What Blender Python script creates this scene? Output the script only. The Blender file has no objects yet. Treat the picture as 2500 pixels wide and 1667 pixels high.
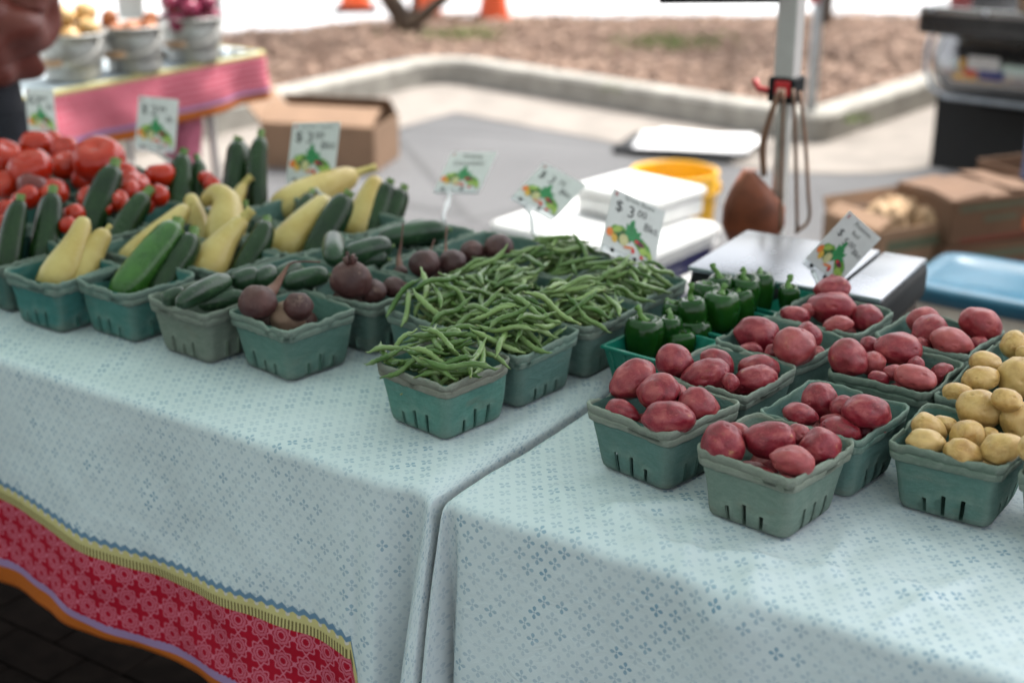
import bpy, bmesh, math, random
import numpy as np
from mathutils import Vector, Matrix, Quaternion, Euler, noise
R = math.radians
random.seed(11); np.random.seed(11)
scene = bpy.context.scene
COL = scene.collection

# ------------------------------------------------------------------ camera, sky, sun, exposure
TZ = 0.76                       # table height
CAMZ = 1.553
PITCH = R(20.4)
cam = bpy.data.cameras.new('camera'); cam_o = bpy.data.objects.new('camera', cam); COL.objects.link(cam_o)
cam_o.location = (0, 0, CAMZ); cam_o.rotation_euler = (R(90) - PITCH, 0, 0)
cam.lens = 50; cam.sensor_width = 36; cam.clip_start = 0.05; cam.clip_end = 500
cam.dof.use_dof = True; cam.dof.focus_distance = 1.80; cam.dof.aperture_fstop = 2.5; cam.dof.aperture_blades = 9
scene.camera = cam_o

SUN_EL, SUN_AZ = R(60), R(40)   # azimuth measured from +Y towards +X (behind the stall, to the right)
world = bpy.data.worlds.new('World'); scene.world = world; world.use_nodes = True
wt = world.node_tree; wt.nodes.clear()
wo = wt.nodes.new('ShaderNodeOutputWorld'); wb = wt.nodes.new('ShaderNodeBackground')
sk = wt.nodes.new('ShaderNodeTexSky'); sk.sky_type = 'NISHITA'; sk.sun_disc = False
sk.sun_elevation = SUN_EL; sk.sun_rotation = SUN_AZ; sk.air_density = 1.0; sk.dust_density = 4.0; sk.ozone_density = 1.0
hs = wt.nodes.new('ShaderNodeHueSaturation'); hs.inputs['Saturation'].default_value = 0.22
wt.links.new(sk.outputs[0], hs.inputs['Color']); wt.links.new(hs.outputs[0], wb.inputs[0])
wb.inputs[1].default_value = 0.12
wt.links.new(wb.outputs[0], wo.inputs[0])
sun = bpy.data.lights.new('sun', 'SUN'); sun.energy = 2.0; sun.angle = R(10); sun.color = (1.0, 0.96, 0.90)
sun_o = bpy.data.objects.new('sun', sun); COL.objects.link(sun_o)
sd = Vector((math.cos(SUN_EL)*math.sin(SUN_AZ), math.cos(SUN_EL)*math.cos(SUN_AZ), math.sin(SUN_EL)))
sun_o.rotation_euler = sd.to_track_quat('Z', 'Y').to_euler(); sun_o.location = (3, 6, 9)
vs = scene.view_settings
vs.view_transform = 'Standard'; vs.look = 'None'; vs.gamma = 1; vs.use_curve_mapping = False; vs.exposure = 1.76
scene.cycles.max_bounces = 6; scene.cycles.diffuse_bounces = 1; scene.cycles.transparent_max_bounces = 12
scene.cycles.caustics_reflective = False; scene.cycles.caustics_refractive = False; scene.cycles.sample_clamp_indirect = 6.0

# ------------------------------------------------------------------ placing helpers
F = 3472.0; S = 2500/2352; CP, SP = math.cos(PITCH), math.sin(PITCH)
CAM = Vector((0, 0, CAMZ)); RIGHT = Vector((1, 0, 0)); UP = Vector((0, SP, CP)); FWD = Vector((0, CP, -SP))
def ray(x, y):                                    # sight line of a photo point (2352-wide photo)
    return FWD + RIGHT*((x*S - 1250)/F) - UP*((y*S - 833.5)/F)
def at(x, y, z):                                  # ... where it meets the height z
    d = ray(x, y); return CAM + d*((z - CAMZ)/d.z)
def atd(x, y, dist): return CAM + ray(x, y)*dist  # ... at a distance
def mpp(p): return (p - CAM).dot(FWD)*S/F         # metres per photo pixel there
TH = R(-34.2); C0 = Vector((-0.085, 1.592, 0)); TU = Vector((math.cos(TH), math.sin(TH), 0)); TV = Vector((-math.sin(TH), math.cos(TH), 0))
def T(u, v, z=TZ): return C0 + TU*u + TV*v + Vector((0, 0, z))   # stall frame: u along the front edge, v to the back
def tip_at(x, y, base, L):                        # point of that sight line at distance L from base (leaning away)
    d = ray(x, y).normalized(); w = CAM - base; b = d.dot(w); c = w.dot(w) - L*L; q = b*b - c
    t = -b + (math.sqrt(q) if q > 0 else 0); return CAM + d*t

# ------------------------------------------------------------------ object helpers
def tag(o, label=None, cat=None, group=None, kind=None):
    if label: o['label'] = label
    if cat: o['category'] = cat
    if group: o['group'] = group
    if kind: o['kind'] = kind
    return o
def link(o, parent=None):
    COL.objects.link(o)
    if parent: o.parent = parent
    return o
def empty(name, loc=(0, 0, 0), rz=0, label=None, cat=None, group=None):
    o = bpy.data.objects.new(name, None); o.location = loc; o.rotation_euler = (0, 0, rz); o.empty_display_size = 0.05
    COL.objects.link(o); return tag(o, label, cat, group)
def mk(name, verts, faces, smooth=True, uv=None, uv2=None):
    me = bpy.data.meshes.new(name); me.from_pydata([tuple(v) for v in verts], [], [tuple(f) for f in faces])
    if uv is not None:
        l = me.uv_layers.new(name='UVMap'); idx = np.empty(len(me.loops), int); me.loops.foreach_get('vertex_index', idx)
        l.data.foreach_set('uv', np.asarray(uv, float)[idx].ravel())
        l2 = me.uv_layers.new(name='Border'); l2.data.foreach_set('uv', np.asarray(uv2 if uv2 is not None else uv, float)[idx].ravel())
    me.validate(); me.polygons.foreach_set('use_smooth', [smooth]*len(me.polygons)); me.update()
    return me
def ob(name, me, mat, parent=None, loc=None, rot=None, scale=None):
    o = bpy.data.objects.new(name, me)
    if mat is not None and (len(me.materials) == 0): me.materials.append(mat)
    if loc is not None: o.location = loc
    if rot is not None: o.rotation_euler = rot
    if scale is not None: o.scale = scale
    return link(o, parent)
class MB:                                         # collects shapes into one mesh
    def __init__(s): s.v = []; s.f = []
    def add(s, v, f):
        n = len(s.v); s.v += [Vector(p) for p in v]; s.f += [tuple(i + n for i in q) for q in f]; return s
    def box(s, c, d, rz=0, bev=0.0, rot=None):
        bm = bmesh.new(); bmesh.ops.create_cube(bm, size=1)
        for v in bm.verts: v.co = Vector((v.co.x*d[0], v.co.y*d[1], v.co.z*d[2]))
        if bev > 0: bmesh.ops.bevel(bm, geom=list(bm.edges), offset=bev, segments=2, affect='EDGES', profile=0.6)
        m = (rot if rot is not None else Matrix.Rotation(rz, 3, 'Z'))
        bm.verts.index_update(); s.add([m @ v.co + Vector(c) for v in bm.verts], [[v.index for v in f.verts] for f in bm.faces]); bm.free(); return s
    def tube(s, pts, rad, n=10, cap=True, sq=None):
        v, f = tube(pts, rad, n, cap); return s.add(v, f)
    def lathe(s, prof, n=24, c=(0, 0, 0)):
        v, f = lathe(prof, n); return s.add([Vector(p) + Vector(c) for p in v], f)
    def mesh(s, name, smooth=True): return mk(name, s.v, s.f, smooth)
    def obj(s, name, mat, parent=None, smooth=True, **k): return ob(name, s.mesh(name, smooth), mat, parent, **k)
def tube(pts, rad, n=10, cap=True, shape=None):
    pts = [Vector(p) for p in pts]; m = len(pts)
    if not hasattr(rad, '__len__'): rad = [rad]*m
    v, f = [], []; t0 = (pts[1] - pts[0]).normalized(); a = t0.orthogonal().normalized()
    for i, p in enumerate(pts):
        t = (pts[min(i+1, m-1)] - pts[max(i-1, 0)]).normalized()
        a = (a - t*a.dot(t)); a = a.normalized() if a.length > 1e-6 else t.orthogonal().normalized(); b = t.cross(a)
        for k in range(n):
            q = 2*math.pi*k/n; r = rad[i]*(shape(i/(m-1), q) if shape else 1)
            v.append(p + a*math.cos(q)*r + b*math.sin(q)*r)
    for i in range(m-1):
        for k in range(n): f.append((i*n+k, i*n+(k+1) % n, (i+1)*n+(k+1) % n, (i+1)*n+k))
    if cap: f.append(tuple(range(n-1, -1, -1))); f.append(tuple((m-1)*n+k for k in range(n)))
    return v, f
def lathe(prof, n=24):
    v, f = [], []
    for r, z in prof:
        for k in range(n): q = 2*math.pi*k/n; v.append(Vector((r*math.cos(q), r*math.sin(q), z)))
    for i in range(len(prof)-1):
        for k in range(n): f.append((i*n+k, i*n+(k+1) % n, (i+1)*n+(k+1) % n, (i+1)*n+k))
    if prof[0][0] > 1e-6: f.append(tuple(range(n-1, -1, -1)))
    if prof[-1][0] > 1e-6: f.append(tuple((len(prof)-1)*n+k for k in range(n)))
    return v, f
def spline(P, n):                                 # Catmull-Rom through points of any dimension
    P = [np.asarray(p, float) for p in P]; P = [2*P[0]-P[1]] + P + [2*P[-1]-P[-2]]; out = []
    m = len(P)-3
    for k in range(n):
        t = k/(n-1)*m; i = min(int(t), m-1); t -= i; a, b, c, d = P[i:i+4]
        out.append(0.5*((2*b)+(c-a)*t+(2*a-5*b+4*c-d)*t*t+(3*b-a-3*c+d)*t**3))
    return out
def ordinal(i): return ['first', 'second', 'third', 'fourth', 'fifth', 'sixth', 'seventh', 'eighth', 'ninth', 'tenth', 'eleventh', 'twelfth', 'thirteenth', 'fourteenth', 'fifteenth', 'sixteenth', 'seventeenth', 'eighteenth', 'nineteenth', 'twentieth', 'twenty-first', 'twenty-second', 'twenty-third', 'twenty-fourth', 'twenty-fifth'][i]

# ------------------------------------------------------------------ materials
class NB:
    def __init__(s, name):
        s.m = bpy.data.materials.new(name); s.m.use_nodes = True; s.t = s.m.node_tree; s.t.nodes.clear()
        s.out = s.t.nodes.new('ShaderNodeOutputMaterial'); s.p = s.t.nodes.new('ShaderNodeBsdfPrincipled'); s.t.links.new(s.p.outputs[0], s.out.inputs[0])
    def n(s, typ, **k):
        o = s.t.nodes.new('ShaderNode'+typ)
        for a, b in k.items(): setattr(o, a, b)
        return o
    def put(s, sock, v):
        if hasattr(v, 'is_linked') or isinstance(v, bpy.types.NodeSocket): s.t.links.new(v, sock)
        elif isinstance(v, (tuple, list)): sock.default_value = tuple(v) + ((1,) if len(v) == 3 and len(sock.default_value) == 4 else ())
        else: sock.default_value = v
    def set(s, **k):
        for a, b in k.items(): s.put(s.p.inputs[a.replace('_', ' ')], b)
        return s
    def math(s, op, a, b=0.0, c=0.0, clamp=False):
        o = s.n('Math', operation=op, use_clamp=clamp); s.put(o.inputs[0], a); s.put(o.inputs[1], b); s.put(o.inputs[2], c); return o.outputs[0]
    def mix(s, f, a, b, mode='MIX'):
        o = s.n('Mix', data_type='RGBA', blend_type=mode); s.put(o.inputs[0], f); s.put(o.inputs[6], a); s.put(o.inputs[7], b); return o.outputs[2]
    def coord(s, w='Object'): return s.n('TexCoord').outputs[w]
    def rand(s): return s.n('ObjectInfo').outputs['Random']
    def objcol(s): return s.n('ObjectInfo').outputs['Color']
    def shift(s, vec):                             # random offset per object
        o = s.n('VectorMath', operation='ADD'); s.put(o.inputs[0], vec)
        c = s.n('CombineXYZ'); r = s.rand(); s.put(c.inputs[0], s.math('MULTIPLY', r, 37.1)); s.put(c.inputs[1], s.math('MULTIPLY', r, 91.7)); s.t.links.new(c.outputs[0], o.inputs[1]); return o.outputs[0]
    def noise(s, vec, scale, detail=4, rough=0.55, dist=0.0):
        o = s.n('TexNoise'); s.put(o.inputs['Vector'], vec); o.inputs['Scale'].default_value = scale; o.inputs['Detail'].default_value = detail; o.inputs['Roughness'].default_value = rough; o.inputs['Distortion'].default_value = dist; return o.outputs[0]
    def vor(s, vec, scale, out='Distance', feature='F1'):
        o = s.n('TexVoronoi', feature=feature); s.put(o.inputs['Vector'], vec); o.inputs['Scale'].default_value = scale; return o.outputs[out]
    def ramp(s, f, stops, interp='LINEAR'):
        o = s.n('ValToRGB'); o.color_ramp.interpolation = interp; e = o.color_ramp.elements
        while len(e) < len(stops): e.new(0.5)
        for q, (p, c) in zip(e, stops): q.position = p; q.color = (c, c, c, 1) if not hasattr(c, '__len__') else tuple(c)+(1,)
        s.put(o.inputs[0], f); return o.outputs[0]
    def step(s, x, lo, hi):                       # smooth ramp lo..hi -> 0..1
        o = s.n('MapRange', interpolation_type='SMOOTHSTEP'); s.put(o.inputs[0], x); s.put(o.inputs[1], lo); s.put(o.inputs[2], hi); return o.outputs[0]
    def bump(s, h, strength=0.3, dist=0.002):
        o = s.n('Bump'); o.inputs['Strength'].default_value = strength; o.inputs['Distance'].default_value = dist; s.put(o.inputs['Height'], h); s.t.links.new(o.outputs[0], s.p.inputs['Normal']); return s
def plain(name, col, rough=0.5, metal=0.0, var=0.12, scale=25, bump=0.0, spec=0.5, coat=0.0):
    b = NB(name); c = b.shift(b.coord()); n = b.noise(c, scale, 5)
    dark = tuple(x*(1-var) for x in col); light = tuple(min(1, x*(1+var)) for x in col)
    b.set(Base_Color=b.mix(b.step(n, .3, .7), dark, light), Roughness=b.math('ADD', b.math('MULTIPLY', n, 0.16), rough-0.08), Metallic=metal, Specular_IOR_Level=spec, Coat_Weight=coat)
    if bump: b.bump(n, bump, 0.002)
    return b.m
M = {}

def cloth_mat(name, base, flower, border, P=.041, reds=((.36, .004, .020), (.56, .14, .20))):
    b = NB(name); uvn = b.n('UVMap', uv_map='UVMap'); sx = b.n('SeparateXYZ'); b.t.links.new(uvn.outputs[0], sx.inputs[0]); x, y = sx.outputs[0], sx.outputs[1]
    r = b.math('DIVIDE', y, .0178); row = b.math('FLOOR', r); fy = b.math('MULTIPLY', b.math('SUBTRACT', b.math('SUBTRACT', r, row), .5), .0178)
    odd = b.math('MULTIPLY', b.math('FRACT', b.math('MULTIPLY', row, .5)), 1.0)
    xx = b.math('ADD', b.math('DIVIDE', x, .0248), odd); col = b.math('FLOOR', xx); fx = b.math('MULTIPLY', b.math('SUBTRACT', b.math('SUBTRACT', xx, col), .5), .0248)
    a = b.math('DIVIDE', b.math('ABSOLUTE', fx), .0088); c = b.math('DIVIDE', b.math('ABSOLUTE', fy), .0088)
    m = b.math('MAXIMUM', a, c); n = b.math('MINIMUM', a, c)
    w = b.math('MULTIPLY', b.math('MULTIPLY', b.math('SUBTRACT', m, .14), b.math('SUBTRACT', 1.0, m)), b.math('ADD', .70, b.math('MULTIPLY', m, 1.5)))
    petal = b.step(b.math('SUBTRACT', w, n), -.03, .05); dot = b.math('SUBTRACT', 1.0, b.step(m, .07, .13)); fl = b.math('MAXIMUM', petal, dot)
    cc = b.n('CombineXYZ'); b.put(cc.inputs[0], col); b.put(cc.inputs[1], row)
    wn = b.n('TexWhiteNoise', noise_dimensions='3D'); b.t.links.new(cc.outputs[0], wn.inputs[0])
    pi = b.n('CombineXYZ'); b.put(pi.inputs[0], b.math('ADD', b.math('SIGN', fx), b.math('MULTIPLY', col, 3))); b.put(pi.inputs[1], b.math('ADD', b.math('SIGN', fy), b.math('MULTIPLY', row, 3)))
    wp = b.n('TexWhiteNoise', noise_dimensions='3D'); b.t.links.new(pi.outputs[0], wp.inputs[0])
    big = b.noise(uvn.outputs[0], 9, 2)
    st = b.math('MULTIPLY', b.math('ADD', b.math('POWER', wn.outputs[0], 1.3), b.math('MULTIPLY', wp.outputs[0], .25)), b.step(big, .25, .75), clamp=True)
    st = b.math('ADD', b.math('MULTIPLY', st, .68), .15, clamp=True)
    weave = b.noise(uvn.outputs[0], 900, 2); soft = b.noise(uvn.outputs[0], 5, 3)
    basec = b.mix(b.step(soft, .3, .7), base, tuple(v*.93 for v in base))
    colr = b.mix(b.math('MULTIPLY', fl, st), basec, flower)
    if border is not None:
        u2 = b.n('UVMap', uv_map='Border'); s2 = b.n('SeparateXYZ'); b.t.links.new(u2.outputs[0], s2.inputs[0]); d = b.math('SUBTRACT', b.math('MULTIPLY', s2.outputs[1], -1.0), border)          # metres below the start of the border
        zig = b.math('MULTIPLY', b.math('ABSOLUTE', b.math('SUBTRACT', b.math('FRACT', b.math('DIVIDE', x, .019)), .5)), .013)
        mb = b.step(b.math('ADD', d, zig), -.008, -.005); colr = b.mix(mb, colr, (.14, .25, .36))
        my = b.step(b.math('ADD', d, b.math('MULTIPLY', zig, .7)), .0005, .0025)
        st2 = b.step(b.math('ABSOLUTE', b.math('SUBTRACT', b.math('FRACT', b.math('DIVIDE', x, .0062)), .5)), .16, .30)
        ylw = b.mix(b.math('MULTIPLY', st2, b.step(d, .010, .013)), (.56, .50, .22), (.16, .13, .05))
        wd = b.math('SQRT', b.math('ADD', b.math('POWER', b.math('MULTIPLY', b.math('SUBTRACT', b.math('FRACT', b.math('DIVIDE', x, .0190)), .5), .019), 2.0), b.math('POWER', b.math('SUBTRACT', d, .002), 2.0)))
        ylw = b.mix(b.math('SUBTRACT', 1.0, b.step(wd, .003, .0045)), ylw, (.62, .58, .5)); colr = b.mix(my, colr, ylw)
        # red band with linked ring motifs
        px = b.math('MULTIPLY', b.math('SUBTRACT', b.math('FRACT', b.math('DIVIDE', x, P)), .5), P); py = b.math('MULTIPLY', b.math('SUBTRACT', b.math('FRACT', b.math('DIVIDE', b.math('SUBTRACT', d, .018), P)), .5), P)
        rad = b.math('SQRT', b.math('ADD', b.math('POWER', px, 2.0), b.math('POWER', py, 2.0))); ang = b.math('ARCTAN2', py, px)
        def ring(r0, wob, wid, k=8):
            rr = b.math('SUBTRACT', rad, b.math('MULTIPLY', b.math('COSINE', b.math('MULTIPLY', ang, float(k))), wob)); return b.math('SUBTRACT', 1.0, b.step(b.math('ABSOLUTE', b.math('SUBTRACT', rr, r0)), wid*.6, wid*1.3))
        g = b.math('MAXIMUM', ring(P*.42, P*.054, P*.037), b.math('MAXIMUM', b.math('MULTIPLY', ring(P*.28, P*.015, P*.054), .75), ring(P*.16, P*.0073, P*.032)))
        cx = b.math('ABSOLUTE', px); cy = b.math('ABSOLUTE', py)
        cr = b.math('SUBTRACT', 1.0, b.step(b.math('ABSOLUTE', b.math('SUBTRACT', b.math('SQRT', b.math('ADD', b.math('POWER', b.math('SUBTRACT', cx, P/2), 2.0), b.math('POWER', cy, 2.0))), .0028)), .0006, .0014))
        g = b.math('MAXIMUM', g, cr)
        red = b.mix(g, *reds); colr = b.mix(b.step(d, .025, .0265), colr, red)
        lz = b.math('MULTIPLY', b.noise(uvn.outputs[0], 190, 2), .008)
        colr = b.mix(b.step(b.math('ADD', d, lz), .145, .147), colr, (.30, .20, .36)); colr = b.mix(b.step(d, .155, .157), colr, (.40, .10, .012))
    b.set(Base_Color=colr, Roughness=.85, Specular_IOR_Level=.2)
    wr1 = b.noise(uvn.outputs[0], 26, 4, .6, 1.2); wr2 = b.noise(uvn.outputs[0], 8, 3, .5, .8)
    b.bump(b.math('ADD', b.math('MULTIPLY', weave, .05), b.math('ADD', b.math('MULTIPLY', wr1, .5), wr2)), .35, .010); return b.m
M['cloth_border'] = cloth_mat('printed_tablecloth_with_red_border', (.63, .715, .735), (.14, .29, .41), .256)
M['cloth'] = cloth_mat('printed_tablecloth', (.63, .715, .735), (.14, .29, .41), None)
M['cloth_far'] = cloth_mat('printed_tablecloth_far', (.66, .73, .76), (.13, .26, .38), -.014, .0205, ((.48, .035, .075), (.70, .30, .36)))

def pulp():
    b = NB('moulded_pulp'); mp = b.n('Mapping'); b.t.links.new(b.coord(), mp.inputs[0]); mp.inputs['Scale'].default_value = (1, 1, 2.6); c = b.shift(mp.outputs[0]); n1 = b.noise(c, 60, 5, .6); n2 = b.noise(c, 700, 3, .7); n3 = b.noise(c, 18, 3)
    base = b.mix(b.step(n1, .25, .75), b.mix(1.0, b.objcol(), (.80, .86, .84), 'MULTIPLY'), b.objcol())
    g = b.n('NewGeometry'); worn = b.step(g.outputs['Pointiness'], .50, .56)
    base = b.mix(b.math('MULTIPLY', worn, .45), base, (.40, .45, .38)); base = b.mix(b.math('MULTIPLY', b.step(n3, .5, .8), .25), base, (.33, .36, .29))
    base = b.mix(b.math('MULTIPLY', b.step(n2, .62, .75), .35), base, (.42, .50, .44))
    n5 = b.noise(c, 260, 4, .7); base = b.mix(b.math('MULTIPLY', b.step(n5, .35, .62), .22), base, b.mix(1.0, base, (.55, .62, .60), 'MULTIPLY')); st_ = b.step(b.noise(c, 9, 3, .6), .60, .74); base = b.mix(b.math('MULTIPLY', st_, .30), base, (.20, .19, .13))
    b.set(Base_Color=base, Roughness=.92, Specular_IOR_Level=.15); b.bump(b.math('ADD', b.math('ADD', n2, n5), b.math('MULTIPLY', n1, 1.5)), .8, .0022); return b.m
M['pulp'] = pulp()
def potato(name, deep, mid, pale, patch, speck):
    b = NB(name); c = b.shift(b.coord('Object')); n1 = b.noise(c, 1.3, 4, .6, .4); n2 = b.noise(c, 5.5, 5, .65); n3 = b.noise(c, 45, 3, .7); n4 = b.noise(c, 2.6, 3, .5)
    col = b.ramp(n1, [(.28, deep), (.5, mid), (.80, pale)]); col = b.mix(b.math('MULTIPLY', b.step(n2, .56, .72), patch), col, pale)
    col = b.mix(b.math('MULTIPLY', b.step(n4, .69, .76), .5), col, (.50, .27, .10))
    sp = b.math('SUBTRACT', 1.0, b.step(b.vor(c, 9), .04, .10)); gate = b.step(b.noise(c, 3, 1), .45, .6)
    col = b.mix(b.math('MULTIPLY', b.math('MULTIPLY', sp, gate), speck), col, (.10, .045, .02)); col = b.mix(b.math('MULTIPLY', b.step(n3, .5, .75), .18), col, pale)
    col = b.mix(b.math('MULTIPLY', b.math('POWER', b.rand(), 2.5), .5), col, pale)
    sc2 = b.math('MULTIPLY', b.step(b.noise(c, 16, 5, .75), .54, .66), .28); col = b.mix(sc2, col, pale); dirt = b.math('MULTIPLY', b.step(b.noise(c, 1.7, 4, .7), .58, .74), .35); col = b.mix(dirt, col, (.20, .11, .055))
    g = b.n('NewGeometry'); pit = b.math('SUBTRACT', 1.0, b.step(g.outputs['Pointiness'], .42, .485)); col = b.mix(b.math('MULTIPLY', pit, .55), col, (.16, .06, .03))
    b.set(Base_Color=col, Roughness=b.math('ADD', .24, b.math('MULTIPLY', n2, .20)), Specular_IOR_Level=.5, Subsurface_Weight=.04, Subsurface_Scale=.004)
    b.bump(b.math('ADD', n3, b.math('MULTIPLY', n2, 1.6)), .13, .02); return b.m
M['red_potato'] = potato('red_potato_skin', (.13, .004, .012), (.25, .013, .029), (.50, .125, .115), .42, .45)
M['yellow_potato'] = potato('yellow_potato_skin', (.40, .21, .055), (.56, .345, .11), (.70, .49, .20), .5, .9)
def veg(name, c1, c2, rough, fleck=None, fscale=140, stripe=0, spec=.5, coat=0, bumpn=0):
    b = NB(name); c = b.shift(b.coord()); n = b.noise(c, 14, 4, .6); col = b.mix(b.step(n, .3, .72), c1, c2)
    if fleck: col = b.mix(b.math('MULTIPLY', b.step(b.noise(c, fscale, 3, .7), .58, .72), .5), col, fleck)
    n2 = b.noise(c, 260, 3)
    b.set(Base_Color=col, Roughness=b.math('ADD', rough, b.math('MULTIPLY', n, .12)), Specular_IOR_Level=spec, Coat_Weight=coat, Coat_Roughness=.15)
    if bumpn: b.bump(b.math('ADD', b.math('MULTIPLY', b.step(b.vor(c, 110), .0, .28), -1.0), b.math('MULTIPLY', n2, .3)), bumpn, .002)
    else: b.bump(b.math('ADD', b.math('MULTIPLY', n2, .4), b.noise(c, 70, 3)), .05, .0025)
    return b.m
M['zucchini'] = veg('zucchini_skin', (.006, .020, .006), (.016, .046, .011), .20, (.06, .12, .03), 200, spec=.34)
M['zucchini_light'] = veg('zucchini_light_skin', (.022, .085, .010), (.055, .17, .018), .22, (.12, .24, .05), 200)
M['zucchini_stem'] = veg('zucchini_stem', (.07, .15, .025), (.17, .25, .07), .5)
M['squash'] = veg('yellow_squash_skin', (.48, .33, .085), (.60, .47, .17), .33, (.68, .60, .32), 120)
M['squash_stem'] = veg('yellow_squash_stem', (.46, .37, .10), (.58, .46, .16), .5)
M['cucumber'] = veg('cucumber_skin', (.009, .030, .013), (.028, .072, .030), .26, (.10, .18, .08), 90, bumpn=.5)
M['beet'] = veg('beet_skin', (.045, .014, .015), (.12, .046, .040), .5, (.24, .15, .12), 45, bumpn=.35)
M['beet_root'] = veg('beet_root', (.12, .05, .04), (.20, .10, .07), .65)
M['beet_cut'] = veg('beet_scuffed_skin', (.22, .13, .09), (.34, .22, .15), .6)
M['tomato'] = veg('tomato_skin', (.44, .014, .004), (.58, .034, .008), .06, None, spec=.5, coat=0)
M['tomato_dark'] = veg('dark_tomato_skin', (.16, .025, .025), (.24, .045, .04), .14, None, spec=.45, coat=0)
M['pepper'] = veg('bell_pepper_skin', (.006, .040, .005), (.014, .075, .008), .08, None, spec=.36, coat=0)
M['pepper_stem'] = veg('bell_pepper_stem', (.05, .14, .02), (.11, .22, .04), .42)
def beanmat():
    b = NB('green_bean_skin'); c = b.shift(b.coord()); n = b.noise(c, 30, 3); r = b.rand()
    col = b.mix(b.math('POWER', r, 1.5), (.055, .130, .020), (.25, .36, .12)); col = b.mix(b.math('MULTIPLY', b.step(n, .45, .75), .7), col, (.27, .37, .16)); sx = b.n('SeparateXYZ'); b.t.links.new(b.coord(), sx.inputs[0])
    tipm = b.step(b.math('ABSOLUTE', sx.outputs[0]), .043, .052); col = b.mix(b.math('MULTIPLY', tipm, .5), col, (.34, .33, .14))
    b.set(Base_Color=col, Roughness=.30, Specular_IOR_Level=.45); b.bump(b.noise(c, 300, 2), .08, .001); return b.m
M['bean'] = beanmat()
def asphalt(name, c1, c2, speck):
    b = NB(name); c = b.coord(); n = b.noise(c, 1.1, 4, .55); f = b.noise(c, 160, 3, .7); col = b.mix(b.step(n, .3, .7), c1, c2); col = b.mix(b.math('MULTIPLY', b.step(f, .55, .7), .6), col, speck)
    cr = b.math('SUBTRACT', 1.0, b.step(b.vor(c, .55, feature='DISTANCE_TO_EDGE'), .004, .012)); col = b.mix(b.math('MULTIPLY', cr, .5), col, tuple(v*.4 for v in c1))
    b.set(Base_Color=col, Roughness=.9); b.bump(f, .35, .004); return b.m
M['asphalt'] = asphalt('worn_asphalt', (.080, .080, .082), (.105, .105, .107), (.15, .148, .148))
M['street'] = asphalt('pale_street', (.42, .42, .43), (.50, .50, .51), (.55, .55, .55))
M['concrete'] = plain('kerb_concrete', (.30, .285, .25), .9, var=.2, scale=9, bump=.3)
M['gutter'] = plain('gutter_concrete', (.22, .195, .17), .9, var=.14, scale=5, bump=.2)
M['soil'] = plain('bed_soil', (.17, .105, .075), .95, var=.4, scale=30, bump=.6)
def chips():
    b = NB('wood_chip'); g = b.n('NewGeometry'); col = b.ramp(g.outputs['Random Per Island'], [(0, (.07, .038, .024)), (.35, (.18, .105, .070)), (.7, (.27, .170, .118)), (1, (.37, .26, .19))]); b.set(Base_Color=col, Roughness=.9); return b.m
M['chips'] = chips()
M['grass'] = plain('grass_blade', (.20, .27, .08), .6, var=.35)
M['bark'] = plain('tree_bark', (.075, .050, .032), .9, var=.4, scale=12, bump=.7)
def leafmat():
    b = NB('tree_leaf'); g = b.n('NewGeometry'); b.set(Base_Color=b.ramp(g.outputs['Random Per Island'], [(0, (.035, .075, .015)), (1, (.09, .16, .03))]), Roughness=.5); return b.m
M['leaf'] = leafmat()
def canopy():
    b = NB('canopy_fabric'); c = b.coord(); n = b.noise(c, 3, 3); col = b.mix(n, (.45, .575, .525), (.51, .635, .585)); b.set(Base_Color=col, Roughness=.8, Specular_IOR_Level=.2)
    tr = b.n('BsdfTranslucent'); b.put(tr.inputs[0], col); mx = b.n('MixShader'); mx.inputs[0].default_value = .32
    b.t.links.new(b.p.outputs[0], mx.inputs[1]); b.t.links.new(tr.outputs[0], mx.inputs[2]); b.t.links.new(mx.outputs[0], b.out.inputs[0]); return b.m
M['canopy'] = canopy()
M['white_metal'] = plain('painted_steel', (.50, .47, .45), .42, var=.1, scale=10)
M['inner_leg'] = plain('bare_steel', (.52, .50, .46), .38, metal=.4, var=.14)
M['grey_metal'] = plain('galvanised_post', (.40, .44, .48), .45, metal=.5, var=.15)
def galv():
    b = NB('galvanised_pail'); c = b.coord(); v = b.vor(c, 55, 'Color'); sx = b.n('SeparateColor'); b.t.links.new(v, sx.inputs[0]); col = b.mix(sx.outputs[0], (.36, .36, .34), (.52, .52, .50)); b.set(Base_Color=col, Metallic=.75, Roughness=.5); b.bump(b.noise(c, 40, 3), .15, .002); return b.m
M['galv'] = galv()
M['steel'] = plain('brushed_steel', (.30, .315, .34), .26, metal=.85, var=.06, scale=8)
M['chrome'] = plain('chrome', (.34, .335, .33), .20, metal=1.0, var=.05)
M['black'] = plain('black_plastic', (.010, .011, .012), .6, var=.2, spec=.15)
M['black_gloss'] = plain('black_paint', (.010, .010, .011), .22, var=.2, coat=.4)
M['rubber'] = plain('tyre_rubber', (.020, .020, .020), .8, var=.2, scale=60, bump=.4)
M['red_plastic'] = plain('red_plastic', (.46, .012, .016), .35)
M['orange'] = plain('cone_orange', (.80, .105, .020), .45, var=.1)
M['white'] = plain('white_plastic', (.72, .72, .70), .4, var=.05)
M['cream'] = plain('cream_plastic', (.60, .53, .45), .5, var=.08)
M['navy'] = plain('navy_plastic', (.006, .008, .065), .38, var=.15)
M['yellow'] = plain('yellow_plastic', (.80, .42, .012), .38, var=.08)
M['blue'] = plain('blue_plastic', (.008, .075, .125), .38, var=.08)
M['leather'] = plain('brown_leather', (.19, .050, .018), .5, var=.35, scale=14, bump=.25)
M['strap'] = plain('leather_strap', (.13, .060, .030), .6, var=.3)
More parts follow.
